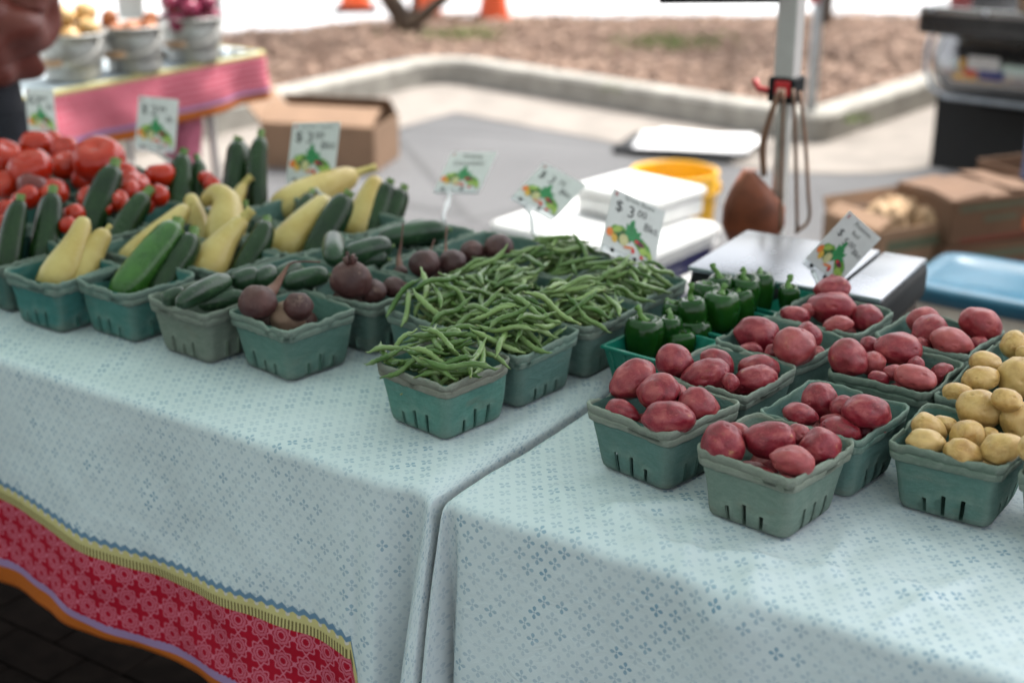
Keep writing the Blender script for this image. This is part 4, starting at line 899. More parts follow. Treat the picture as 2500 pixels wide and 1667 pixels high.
POT = {"P1":[[[0.1571,1.7126,0.8624,0.0309,0.0238,35],[0.1851,1.6666,0.8635,0.0263,0.024,0],[0.1398,1.6518,0.843,0.0216,0.0143,-25],[0.1923,1.6053,0.8548,0.0315,0.0161,-4],[0.2354,1.6494,0.8515,0.0269,0.0223,-25],[0.2122,1.6901,0.8495,0.0118,0.0157,-30]],[[0.146,1.6708,0.8014,0.0213,0.0185,20],[0.1719,1.6912,0.8011,0.0237,0.0206,10],[0.1702,1.6485,0.801,0.0202,0.0176,51],[0.2145,1.6524,0.8038,0.0215,0.0187,13]]],"P2":[[[0.2503,1.5358,0.8512,0.0267,0.0246,-50],[0.3039,1.5392,0.856,0.0304,0.0217,0],[0.3447,1.5656,0.8497,0.0147,0.014,0],[0.3624,1.5325,0.848,0.0249,0.0224,25],[0.3201,1.4816,0.856,0.0245,0.0147,-10],[0.2707,1.5677,0.8544,0.014,0.011,-20]],[[0.2877,1.5596,0.798,0.0219,0.019,-16],[0.3084,1.5857,0.796,0.0206,0.0179,57],[0.2969,1.5185,0.805,0.0241,0.021,-40],[0.3324,1.5222,0.8054,0.0199,0.0173,-58]]],"P3":[[[0.2198,1.7867,0.86,0.0247,0.023,0],[0.2576,1.7569,0.8507,0.0316,0.0195,20],[0.2784,1.7976,0.8531,0.0232,0.0174,-20],[0.3235,1.7561,0.8449,0.0284,0.0179,15],[0.3336,1.7985,0.8457,0.0265,0.0149,0],[0.2853,1.7203,0.8559,0.0111,0.0119,0]],[[0.2742,1.8088,0.809,0.0219,0.019,-21],[0.2724,1.7579,0.8025,0.0208,0.0181,51],[0.3121,1.7719,0.8087,0.0228,0.0199,-5]]],"P4":[[[0.3516,1.9178,0.8501,0.0324,0.0254,-15],[0.3908,1.8327,0.8634,0.0281,0.0269,0],[0.4223,1.9037,0.8516,0.0191,0.02,-30],[0.4305,1.8778,0.8358,0.0129,0.0112,0],[0.3636,1.8542,0.8475,0.0111,0.0111,0],[0.3358,1.8803,0.8395,0.0173,0.0095,0]],[[0.341,1.9041,0.8002,0.0196,0.0171,20],[0.3605,1.9305,0.7967,0.0211,0.0183,57],[0.3852,1.9074,0.7968,0.021,0.0183,-20],[0.3846,1.8683,0.8052,0.024,0.0209,-44],[0.4253,1.9117,0.7936,0.0228,0.0198,-19]]],"P5":[[[0.4923,2.0792,0.864,0.0268,0.0207,0],[0.4819,2.0258,0.8526,0.0359,0.0221,-12],[0.4212,1.9997,0.8492,0.0218,0.0136,-15],[0.5301,2.001,0.8448,0.0246,0.0209,-20],[0.4767,1.9575,0.8498,0.021,0.0143,10],[0.4428,2.0182,0.8523,0.0119,0.0101,0]],[[0.4458,2.0068,0.8045,0.0206,0.0179,-39],[0.4573,2.0392,0.8001,0.0206,0.0179,-26],[0.4874,2.0149,0.7984,0.0233,0.0202,-44],[0.5022,2.042,0.8008,0.0235,0.0204,21],[0.4867,1.9719,0.8072,0.0214,0.0186,-41]]],"P6":[[[0.3912,1.6693,0.8531,0.0217,0.0221,0],[0.3589,1.625,0.8504,0.0216,0.0133,-10],[0.4329,1.5976,0.8679,0.0287,0.016,-5],[0.444,1.6198,0.8353,0.0243,0.0144,12],[0.4008,1.5915,0.8438,0.0257,0.0112,-22],[0.4117,1.6395,0.8557,0.013,0.016,-30],[0.3974,1.6212,0.8429,0.0159,0.0083,0]],[[0.3895,1.6662,0.8081,0.0236,0.0206,49],[0.4048,1.6912,0.7931,0.0233,0.0202,55],[0.39,1.6234,0.8057,0.0205,0.0178,-5],[0.4489,1.6577,0.7954,0.0233,0.0203,41]]],"P7":[[[0.4556,1.7915,0.8626,0.0272,0.0231,-35],[0.5305,1.8325,0.8603,0.0324,0.0227,-5],[0.4916,1.8064,0.8497,0.0166,0.0158,0],[0.5279,1.7328,0.8569,0.0268,0.014,-18],[0.583,1.7958,0.8378,0.017,0.0141,40],[0.5005,1.8597,0.8545,0.0136,0.0136,20],[0.5096,1.7604,0.8537,0.0154,0.0097,0],[0.5436,1.7855,0.8561,0.0107,0.0099,0],[0.487,1.7525,0.849,0.0138,0.0073,-20]],[[0.4784,1.7941,0.8061,0.0201,0.0175,2],[0.5005,1.8172,0.7941,0.0198,0.0172,-26],[0.5076,1.7722,0.7929,0.0231,0.0201,-54],[0.5385,1.8209,0.7966,0.021,0.0183,22],[0.5418,1.776,0.802,0.0196,0.017,41]]],"P8":[[[0.6052,1.9655,0.8536,0.0242,0.0197,10],[0.6003,1.9184,0.8527,0.0254,0.0254,0],[0.6765,1.938,0.8597,0.0296,0.023,-25],[0.6174,1.8695,0.8551,0.0295,0.0184,-15],[0.6682,1.9062,0.8395,0.0148,0.0114,0],[0.5823,1.8877,0.8446,0.0121,0.0104,-30]],[[0.5935,1.9478,0.8036,0.0218,0.019,-7],[0.6193,1.9687,0.793,0.0196,0.0171,-26],[0.6249,1.9302,0.8067,0.0213,0.0185,41],[0.6252,1.8867,0.7979,0.022,0.0191,-47],[0.6543,1.9348,0.7929,0.0231,0.0201,-49]]],"Y1":[[[0.5772,1.6145,0.8631,0.0286,0.0233,-10],[0.4925,1.5449,0.851,0.0225,0.0138,-10],[0.5068,1.579,0.8525,0.0214,0.0163,-30],[0.5436,1.5539,0.8533,0.0212,0.019,60],[0.5308,1.5187,0.848,0.0233,0.0115,-18],[0.5702,1.5079,0.86,0.0231,0.0177,20],[0.6138,1.5877,0.86,0.02,0.0223,0],[0.5317,1.5976,0.8492,0.0157,0.0105,-15],[0.5953,1.5827,0.8894,0.0177,0.014,-20],[0.5733,1.5599,0.853,0.011,0.0095,10]],[[0.5053,1.5607,0.8053,0.0213,0.0185,-17],[0.5441,1.5743,0.7938,0.0238,0.0207,-19],[0.5658,1.59,0.8073,0.0199,0.0173,22],[0.5515,1.5287,0.7991,0.023,0.02,-13],[0.5751,1.556,0.8086,0.0221,0.0192,-12]]],"Y2":[[[0.6376,1.78,0.86,0.0221,0.0123,-10],[0.6161,1.7328,0.856,0.0248,0.0168,10],[0.6656,1.7371,0.856,0.0249,0.0265,0],[0.575,1.6901,0.8529,0.0192,0.0102,-10]],[[0.6155,1.7257,0.8077,0.0225,0.0196,-41],[0.6316,1.7539,0.8035,0.0218,0.0189,-4],[0.6235,1.6852,0.8031,0.0202,0.0175,-42],[0.6616,1.7281,0.7993,0.0228,0.0198,49],[0.6483,1.6683,0.7981,0.0236,0.0206,-26]]],"Y3":[[[0.6998,1.8602,0.8562,0.0179,0.0196,0],[0.7032,1.8272,0.856,0.0101,0.0101,0],[0.7327,1.8765,0.8556,0.0189,0.0172,0]],[[0.7009,1.8381,0.8059,0.0217,0.0189,45],[0.7314,1.8201,0.8056,0.0225,0.0196,-52],[0.7505,1.8452,0.7934,0.0207,0.018,-27],[0.7507,1.7953,0.7925,0.0198,0.0172,-49],[0.767,1.8217,0.8044,0.02,0.0174,-23],[0.7818,1.856,0.798,0.0229,0.0199,-57]]],"Y4":[[[0.5882,1.4645,0.8807,0.0159,0.0152,0],[0.6026,1.4728,0.8556,0.0167,0.0139,20]],[[0.624,1.4658,0.7947,0.0218,0.0189,14],[0.6484,1.488,0.7952,0.0201,0.0175,53],[0.6656,1.518,0.8054,0.0201,0.0175,56],[0.6471,1.4484,0.804,0.0228,0.0198,-13],[0.6907,1.4913,0.8093,0.023,0.02,26],[0.6733,1.427,0.8008,0.0226,0.0197,-53],[0.6961,1.4521,0.7945,0.0222,0.0193,22]]]}
pi_ = 0
def put_potato(L, ms, name, lab, cat, grp, flat=1.0):
    global pi_
    x, y, z, rw, rh, t = L; rh = max(rh, .68*rw)*1.05; rw = max(rw, .82*rh)*1.05; m = ms[pi_ % len(ms)]; sgn = -1 if (pi_ // 7) % 2 else 1; pi_ += 1; t = R(t)
    e1 = (RIGHT*math.cos(t) + UP*math.sin(t))*sgn; e3 = -RIGHT*math.sin(t) + UP*math.cos(t); e2 = e3.cross(e1); q = Matrix((e1, e2, e3)).transposed()
    if pi_ % 3: q = q @ Matrix.Rotation(R(90)*(pi_ % 4), 3, 'X') if abs(rw-rh) < 1 else q
    o = bpy.data.objects.new(name, m); rd = (rw+rh)/2*.97; odd = (pi_ % 3) and (pi_ % 4) % 2
    o.matrix_world = Matrix.Translation((x, y, z)) @ q.to_4x4() @ Matrix.Diagonal((rw, (rh if odd else rd), (rd if odd else rh), 1)); link(o); return tag(o, lab, cat, grp)
for key, (top, bur) in POT.items():
    red = key[0] == 'P'; ms = RM if red else YM; nm = 'red_potato' if red else 'yellow_potato'; cn_ = 'red potato' if red else 'yellow potato'; ph = PH[key]
    L = sorted(top, key=lambda e: e[0])
    for k, e in enumerate(L): put_potato(e, ms, nm, '%s, %s from left in the %s' % (cn_, ordinal(k), ph), 'potato', cn_+'es in the baskets')
    for e in bur: put_potato(e, ms, nm, 'small %s buried low in the %s' % (cn_, ph), 'potato', cn_+'es in the baskets')

# ------------------------------------------------------------------ zucchini, squash, cucumbers
def fruit(name, base, tip, width, prof, mat, stem, label, cat, grp, bend=0.0, bendax=None, zbase=.822, sink=.035, L=None, n=16, shape=None, stem_len=.02, stem_r=.4, ctrl=None):
    b = at(base[0], base[1], zbase); w = mpp(b); r = width*w/2; px = math.hypot(tip[0]-base[0], tip[1]-base[1])*w
    Lr = L or max(px*1.12, .06); e = tip_at(tip[0], tip[1], b, Lr); d = (e-b).normalized(); b0 = b - d*sink; tot = e-b0; side = (d.cross(Vector((0, 0, 1)))).normalized()
    if ctrl: P = spline([b0] + [tip_at(x, y, b, l) for x, y, l in ctrl] + [e], n)
    else: P = spline([b0, b0+tot*.35+side*bend*tot.length*.8, b0+tot*.7+side*bend*tot.length*.9, e], n)
    P = [Vector(p_) for p_ in P]; t = empty(name, b0, 0, label, cat, grp)
    rad = [r*np.interp(k/(n-1), [a for a, _ in prof], [c for _, c in prof]) for k in range(n)]
    v, f = tube([p_-b0 for p_ in P], rad, 18, True, shape); ob('flesh', mk('flesh', v, f), mat, t)
    dd = (P[-1]-P[-2]).normalized(); s0 = P[-1]-dd*.004-b0; rs = rad[-1]*stem_r
    jit = Vector((random.uniform(-.3, .3), random.uniform(-.3, .3), random.uniform(-.1, .3)))*stem_len
    v, f = tube([s0, s0+dd*stem_len*.25, s0+dd*stem_len*.7+jit*.5, s0+dd*stem_len+jit], [rad[-1]*.92, rs*1.15, rs, rs*1.12], 10, True, lambda q, a: 1+.10*math.cos(5*a)); ob('stem', mk('stem', v, f), stem, t); return t
ZP_ = [(0, .25), (.03, .62), (.10, .88), (.25, 1.0), (.6, .98), (.85, .84), (.95, .70), (1, .52)]
rib = lambda q, a: 1+.035*math.cos(5*a)
ZG = 'zucchini standing in the baskets'
Z = [((22, 600), (46, 466), 60, 0), ((98, 585), (120, 450), 66, 0), ((205, 540), (262, 388), 74, 0), ((275, 560), (333, 450), 62, 0), ((292, 662), (404, 520), 86, 1), ((378, 652), (443, 545), 70, 0), ((415, 485), (420, 360), 58, 0), ((453, 475), (456, 372), 42, 0), ((535, 450), (546, 330), 66, 0), ((596, 465), (599, 320), 50, 0), ((547, 560), (563, 478), 46, 0), ((560, 612), (612, 515), 62, 0), ((690, 500), (714, 450), 42, 0), ((732, 572), (795, 455), 72, 0), ((862, 520), (893, 425), 56, 0), ((888, 515), (924, 440), 56, 0)]
ZL = ['dark zucchini at the left frame edge', 'dark zucchini with pale streak beside the leftmost one', 'tall dark zucchini leaning right in front of the tomatoes', 'dark zucchini leaning right behind the two yellow squash', 'bright green zucchini leaning out of the front zucchini basket', 'dark zucchini beside the bright green one in front basket', 'upright zucchini before the pink cloth, left of a pair', 'upright zucchini before the pink cloth, right of a pair', 'tall upright zucchini in front of the pink cloth tail', 'tall upright zucchini in front of the cardboard box', 'short zucchini end behind the crookneck squash', 'dark zucchini right of the stemmed yellow squash', 'small zucchini end peeking between two yellow squash', 'fat dark zucchini right of the long yellow squash', 'dark zucchini, left of the rearmost pair', 'dark zucchini at the right end of the squash row']
for k, ((b, t_, w, lt), lb) in enumerate(zip(Z, ZL)): fruit('zucchini', b, t_, w, ZP_, M['zucchini_light' if lt else 'zucchini'], M['zucchini_stem'], lb, 'zucchini', ZG, bend=random.uniform(-.05, .05), shape=rib, stem_len=.018, stem_r=.62)
SP_ = [(0, .25), (.04, .66), (.12, .93), (.25, 1.0), (.42, .90), (.62, .66), (.85, .47), (.96, .40), (1, .30)]
SP2 = [(0, .25), (.04, .68), (.14, .95), (.3, 1.0), (.55, .92), (.8, .72), (.95, .58), (1, .40)]
SG = 'yellow squash standing in the baskets'
fruit('yellow_squash', (130, 645), (193, 505), 100, SP_, M['squash'], M['squash_stem'], 'fat yellow squash leaning right in the front squash basket', 'squash', SG, bend=.04, stem_len=.008)
fruit('yellow_squash', (192, 640), (243, 532), 72, SP2, M['squash'], M['squash_stem'], 'shorter yellow squash with hooked tip in the front squash basket', 'squash', SG, bend=-.06, stem_len=.016)
fruit('yellow_squash', (305, 588), (428, 478), 66, SP2, M['squash'], M['squash_stem'], 'long yellow squash lying behind the bright green zucchini', 'squash', SG, bend=.03, stem_len=.012)
fruit('yellow_squash', (508, 575), (472, 462), 92, [(0, .3), (.06, .75), (.2, 1), (.4, .85), (.65, .60), (.85, .50), (1, .36)], M['squash'], M['squash_stem'], 'crookneck yellow squash curling over at the top', 'squash', SG, ctrl=[(518, 520, .05), (522, 470, .10), (500, 446, .125)], L=.13, n=22, stem_len=.006)
fruit('yellow_squash', (462, 545), (437, 450), 58, SP2, M['squash'], M['squash_stem'], 'slender yellow squash neck left of the crookneck one', 'squash', SG, stem_len=.008)
fruit('yellow_squash', (478, 620), (558, 505), 96, SP_, M['squash'], M['squash_stem'], 'pear shaped yellow squash with stem before the crookneck one', 'squash', SG, bend=-.04, stem_len=.022, stem_r=.8)
fruit('yellow_squash', (530, 480), (560, 425), 56, SP_, M['squash'], M['squash_stem'], 'yellow squash top with bent stem before tall zucchini', 'squash', SG, stem_len=.028, stem_r=.9)
fruit('yellow_squash', (655, 480), (815, 400), 96, [(0, .3), (.05, .7), (.15, .93), (.35, 1), (.6, .86), (.85, .62), (.96, .5), (1, .34)], M['squash'], M['squash_stem'], 'longest yellow squash lying across with a long stem', 'squash', SG, sink=.03, stem_len=.05, stem_r=.55)
fruit('yellow_squash', (655, 565), (752, 460), 88, SP2, M['squash'], M['squash_stem'], 'yellow squash leaning right beside the fat dark zucchini', 'squash', SG, bend=.02, stem_len=.006)
fruit('yellow_squash', (825, 520), (864, 410), 68, SP2, M['squash'], M['squash_stem'], 'upright yellow squash left of the rearmost zucchini pair', 'squash', SG, stem_len=.006)
CPf = [(0, .3), (.06, .72), (.2, .97), (.5, 1), (.8, .95), (.94, .7), (1, .3)]
def cuke(a, b, width, z, label):
    p, q = at(a[0], a[1], z), at(b[0], b[1], z+.004); r = width*mpp(p)/2; t = empty('cucumber', p, 0, label, 'cucumber', 'cucumbers in the baskets'); n = 14
    P = [Vector(x) for x in spline([p, p.lerp(q, .35)+Vector((0, 0, .003)), p.lerp(q, .7)+Vector((0, 0, .003)), q], n)]; rad = [r*np.interp(k/(n-1), [x for x, _ in CPf], [y for _, y in CPf]) for k in range(n)]
    v, f = tube([x-p for x in P], rad, 18, True, lambda s, a: 1+.03*math.cos(3*a+s*4)); ob('flesh', mk('flesh', v, f), M['cucumber'], t); e = P[-1]-p; d = (P[-1]-P[-2]).normalized(); MB().tube([e-d*.002, e+d*.006], [r*.2, r*.15], 8).obj('stem', M['zucchini_stem'], t)
for a, b, w, z, l in [((408, 700), (528, 642), 50, .868, 'knobbly cucumber lying on top of the front cucumber basket'), ((372, 694), (425, 680), 44, .850, 'dark cucumber end at left in the front cucumber basket'), ((455, 702), (566, 684), 44, .846, 'cucumber lying along the front of its basket'), ((535, 655), (592, 636), 50, .862, 'dark cucumber behind the knobbly one'), ((588, 650), (632, 628), 46, .862, 'cucumber end left of the beet root tail'), ((650, 655), (755, 632), 48, .858, 'pale cucumber in the second cucumber basket'), ((632, 640), (690, 615), 40, .862, 'dark cucumber beside the pale one in second basket'), ((768, 600), (766, 548), 56, .870, 'upright round cucumber end in the third cucumber basket'), ((790, 592), (898, 566), 56, .866, 'cucumber lying across the third cucumber basket'), ((810, 605), (890, 596), 48, .85, 'cucumber below the one across the third basket'), ((868, 552), (1030, 528), 54, .868, 'long dark cucumber in the rear cucumber basket'), ((900, 560), (1010, 548), 50, .85, 'cucumber half hidden in the rear cucumber basket')]: cuke(a, b, w, z, l)
# ------------------------------------------------------------------ beets
def beet(px, py, dia, z, label, tail=(), mat='beet', top=False):
    p = at(px, py, z); r = dia*mpp(p)/2; t = empty('beet', p, 0, label, 'beet', 'beets in the baskets'); sd = random.randint(0, 99); bm = bmesh.new(); bmesh.ops.create_icosphere(bm, subdivisions=4, radius=1)
    for v in bm.verts: q = v.co.normalized(); v.co = q*r*(1+.09*noise.noise(q*1.5+Vector((sd, 0, 0)))+.045*noise.noise(q*4.5+Vector((sd, 0, 0)))); v.co.z *= .92
    me = bpy.data.meshes.new('root'); bm.to_mesh(me); bm.free(); me.polygons.foreach_set('use_smooth', [True]*len(me.polygons)); ob('root', me, M[mat], t)
    if tail:
        P = [Vector((0, 0, 0))] + [tip_at(x, y, p, l)-p for x, y, l in tail]; P[0] = P[1].normalized()*r*.6; n = 14; Q = [Vector(x) for x in spline(P, n)]; MB().tube(Q, [max(.0013, r*.42*(1-k/(n-1))**2.2 + .0026*(1-k/(n-1))) for k in range(n)], 8).obj('tail', M['beet_root'], t)
    if top:
        for k in range(6): a = k*1.05; d = Vector((math.cos(a)*.25, math.sin(a)*.25, 1)); MB().tube([d*r*.75, d*r*(1.1+.1*(k % 3))], [.004, .003], 6).obj('stalk_stub', M['beet'], t)
for a in [(592, 694, 88, .868, 'large beet with a long curling tail in the front beet basket', ((630, 662, .05), (650, 630, .075), (672, 603, .10), (735, 602, .12))), (685, 704, 70, .860, 'round beet at right of the front beet basket', ()), (660, 730, 86, .838, 'scuffed tan beet at the front of its basket', (), 'beet_cut'), (806, 642, 96, .872, 'biggest beet with stalk stubs in the second beet basket', (), 'beet', True), (856, 670, 62, .848, 'small beet right of the biggest beet', ((840, 700, .05), (790, 700, .08))), (905, 660, 54, .846, 'flat beet with a sideways tail beside the beans', ((940, 652, .05), (985, 645, .08))), (975, 606, 72, .868, 'beet with an upright tail in the third beet basket', ((985, 585, .04), (998, 550, .07))), (1040, 604, 66, .862, 'beet with a thin upright tail behind the beans', ((1024, 575, .04), (1026, 520, .085))), (920, 625, 34, .845, 'tiny beet with a tall thin tail beside the cucumbers', ((916, 590, .04), (922, 555, .06), (926, 512, .09))), (1085, 580, 58, .862, 'pinkish beet in the rear beet basket', ((1110, 572, .03), (1125, 600, .06))), (1146, 570, 70, .868, 'dark round beet right of the rear beet basket', ())]: beet(*a)
for k, (x, y, d) in enumerate([(640, 712, 70), (700, 740, 60), (620, 745, 60), (780, 690, 60), (830, 690, 60), (1000, 630, 60), (1060, 625, 56), (1110, 600, 56)]): beet(x, y, d, .812, 'beet buried low in the beet baskets')

# ------------------------------------------------------------------ tomatoes
def tomato(px, py, dia, z, label, grp, mat='tomato', flat=.86):
    p = at(px, py, z); r = dia*mpp(p)/2; t = empty('tomato', p, 0, label, 'tomato', grp); t.rotation_euler = (random.uniform(-.6, .6), random.uniform(-.6, .6), random.uniform(0, 6)); n = 28; v, f = [], []; m = 16
    for i in range(m+1):
        a = math.pi*i/m; rr_ = math.sin(a); z_ = -math.cos(a)
        if z_ > .6: z_ -= (z_-.6)*.85*(1-rr_/.8)
        for k in range(n): q = 2*math.pi*k/n; s = 1+.035*math.cos(5*q+.6)*(i/m); v.append((r*rr_*s*math.cos(q), r*rr_*s*math.sin(q), r*flat*z_))
    for i in range(m):
        for k in range(n): f.append((i*n+k, i*n+(k+1) % n, (i+1)*n+(k+1) % n, (i+1)*n+k))
    ob('skin', mk('skin', v, f), M[mat], t); MB().lathe([(r*.10, r*flat*.44), (r*.07, r*flat*.60), (0, r*flat*.60)], 8).obj('stem_scar', M['dark_wood'], t)
BT = [(10, 362, 92, .89), (70, 386, 100, .90), (86, 335, 84, .90), (118, 330, 62, .90), (150, 345, 66, .90), (150, 380, 76, .885), (226, 368, 122, .90), (285, 405, 66, .885), (370, 402, 72, .885), (315, 425, 66, .88), (8, 425, 70, .87), (200, 410, 74, .865), (60, 455, 70, .86), (120, 445, 76, .862)]
BT.sort()
for k, (x, y, d, z) in enumerate(BT): tomato(x, y, d*1.02, z, 'large red tomato, %s from left in the tomato heap' % ordinal(k), 'large tomatoes')
tomato(78, 428, 80, .875, 'dark purplish tomato at the front of the big tomatoes', 'large tomatoes', 'tomato_dark', .8)
CT = [(362, 450, 54, .88), (486, 424, 40, .88), (472, 408, 34, .88), (208, 456, 60, .872), (170, 492, 52, .868), (157, 518, 42, .866), (270, 462, 54, .87), (296, 440, 58, .876), (6, 520, 60, .866), (14, 484, 56, .868), (236, 480, 48, .862), (330, 470, 52, .868), (300, 478, 48, .862)]
CT.sort()
for k, (x, y, d, z) in enumerate(CT): tomato(x, y, d, z, 'small red tomato, %s from left among the small tomatoes' % ordinal(k), 'small tomatoes', flat=1.0)

# ------------------------------------------------------------------ bell peppers in plastic punnets
def punnet_(u, v, label):
    t = empty('plastic_punnet', T(u, v, TZ+.007), TH + R(-5), label, 'punnet', 'teal plastic punnets'); h0, h1, H = .048, .060, .058
    for s in range(4):
        a = s*math.pi/2; rot = Matrix.Rotation(a, 3, 'Z')
        q_ = [rot @ Vector(p_) for p_ in ((-h0, -h0, .001), (h0, -h0, .001), (h1, -h1, H), (-h1, -h1, H), (-h0+.002, -h0+.002, .001), (h0-.002, -h0+.002, .001), (h1-.002, -h1+.002, H), (-h1+.002, -h1+.002, H))]
        ob('side_wall', mk('side_wall', q_, [(0, 1, 2, 3), (5, 4, 7, 6), (3, 2, 6, 7), (1, 0, 4, 5)], False), M['punnet'], t)
        for k in range(5): x = -.8 + k*.4; MB().tube([rot @ Vector((x*h0, -h0-.0005, .004)), rot @ Vector((x*h1, -h1-.0005, H-.006))], .0014, 6).obj('rib', M['punnet'], t)
        MB().box(rot @ Vector((0, -h1-.001, H)), (2*h1+.006, .006, .0045), rz=a, bev=.001).obj('rim', M['punnet'], t, False)
    MB().box((0, 0, .001), (2*h0, 2*h0, .002)).obj('floor', M['punnet'], t, False)
punnet_(.052, .462, 'teal plastic punnet of peppers, nearest the red potatoes'); punnet_(.068, .606, 'teal plastic punnet of peppers, middle one'); punnet_(.086, .748, 'teal plastic punnet of peppers, rear one by the scale')
def pepper(px, py, w, h, z, stem, label):
    w *= 1.10; h *= 1.12; p = at(px, py, z); m = mpp(p); r, hh = w*m/2, h*m/2; t = empty('bell_pepper', p, 0, label, 'bell pepper', 'green bell peppers'); t.rotation_euler = (random.uniform(-.15, .15), random.uniform(-.15, .15), random.uniform(0, 6)); n = 32; pr_ = [(0, -.94), (.35, -1), (.66, -.93), (.86, -.65), (.95, -.2), (1, .3), (.96, .68), (.78, .95), (.50, 1.0), (.28, .88), (.12, .78), (0, .76)]; v, f = [], []
    for a, b in pr_:
        for k in range(n): q = 2*math.pi*k/n; s = 1+.11*(abs(math.cos(2*q))-.62)*(1 if a > .3 else .4); v.append((r*a*s*math.cos(q), r*a*s*math.sin(q), hh*b*(1+(.05*abs(math.cos(2*q)) if b < -.6 else 0))))
    for i in range(len(pr_)-1):
        for k in range(n): f.append((i*n+k, i*n+(k+1) % n, (i+1)*n+(k+1) % n, (i+1)*n+k))
    ob('skin', mk('skin', v, f), M['pepper'], t)
    if stem:
        e = tip_at(stem[0], stem[1], p + Vector((0, 0, hh*.8)), max(.02, math.hypot(stem[0]-px, stem[1]-(py-h*.4))*m*1.02)) - p; inv = t.rotation_euler.to_matrix().inverted(); e = inv @ e; b0 = Vector((0, 0, hh*.74)); Q = [Vector(x) for x in spline([b0, b0.lerp(e, .4)+Vector((.003, 0, .003)), b0.lerp(e, .8)+Vector((-.002, .002, 0)), e], 10)]
        MB().tube(Q, [.0095, .0058, .0045, .004, .0038, .0038, .004, .0043, .0048, .0054], 10).obj('stem', M['pepper_stem'], t)
PP = [(1480, 775, 84, 88, .825, (1462, 704)), (1538, 765, 56, 70, .828, (1535, 712)), (1560, 790, 70, 62, .812, (1553, 752)), (1592, 730, 66, 84, .838, (1588, 652)), (1545, 725, 50, 60, .832, (1530, 690)), (1655, 715, 80, 84, .842, (1665, 655)), (1622, 690, 62, 76, .848, (1614, 650)), (1655, 668, 60, 64, .852, (1637, 608)), (1700, 705, 60, 76, .835, (1697, 660)), (1712, 682, 66, 90, .842, (1704, 617)), (1748, 672, 54, 84, .844, (1742, 618)), (1812, 688, 46, 60, .842, (1815, 634)), (1600, 775, 66, 70, .815, (1625, 760))]
PP.sort()
for k, e in enumerate(PP): pepper(*e, 'green bell pepper, %s from left in the teal punnets' % ordinal(k))

# ------------------------------------------------------------------ green beans: stacked on a height map
def bean_mesh(seed):
    q = random.Random(seed); n = 22; L = q.uniform(.056, .090); c = q.uniform(.000, .009)*q.choice((-1, 1)); s = q.uniform(-.006, .006); P = []; rad = []
    for k in range(n):
        t = k/(n-1); P.append(Vector(((t-.5)*L, c*(1-4*(t-.5)**2) - c*.6, s*math.sin(t*6.28)))); r = .0041*(min(1, (t/.10)**.6) if t < .10 else (1 if t < .86 else max(.10, ((1-t)/.14)**.8))); rad.append(r*(1+.13*math.sin(t*44+seed)))
    tp = Vector((.5*L+.006, P[-1].y-.003*np.sign(c), P[-1].z+.002)); P = [Vector((-.5*L-.009, P[0].y-.002*np.sign(c), P[0].z+.001))] + P + [tp]; rad = [.0016] + [max(.0018, x) for x in rad] + [.0005]
    v, f = tube(P, rad, 9, True); me = mk('bean', v, f); me.materials.append(M['bean']); return me, [p for p in P], rad
BN = [bean_mesh(s) for s in range(18)]
GX0, GY0, GS, GN = -.62, 1.55, .004, 230
HF = np.full((GN, GN), TZ+.006)
xs, ys = np.meshgrid(np.arange(GN)*GS+GX0, np.arange(GN)*GS+GY0, indexing='ij')
bkeys = ['B6', 'B7', 'B8', 'B8b', 'B9', 'B9b', 'B9c']
for key in ('B6', 'B7', 'B8', 'B8b', 'B9', 'B9b', 'B9c', 'E4', 'E5', 'E6', 'E7'):
    u, v_, a = BASK[key]; c = T(u, v_); ca, sa = math.cos(TH+a), math.sin(TH+a); dx, dy = xs-c.x, ys-c.y; lx, ly = np.abs(dx*ca+dy*sa), np.abs(-dx*sa+dy*ca); m = np.maximum(lx, ly)
    HF = np.where((m < .072) & (m > .064), TZ+.090, HF); fill = TZ + (.070 if key[0] == 'B' else .10)
    if key == 'B6': fill = TZ+.072
    HF = np.where(m <= .062, fill - .012*(m/.062)**2, HF)
def hmax(x, y, r):
    i, j = int((x-GX0)/GS), int((y-GY0)/GS); k = max(1, int(r/GS)); 
    if i < k or j < k or i >= GN-k or j >= GN-k: return TZ
    return HF[i-k:i+k+1, j-k:j+k+1].max()
bq = random.Random(77); fills = {}
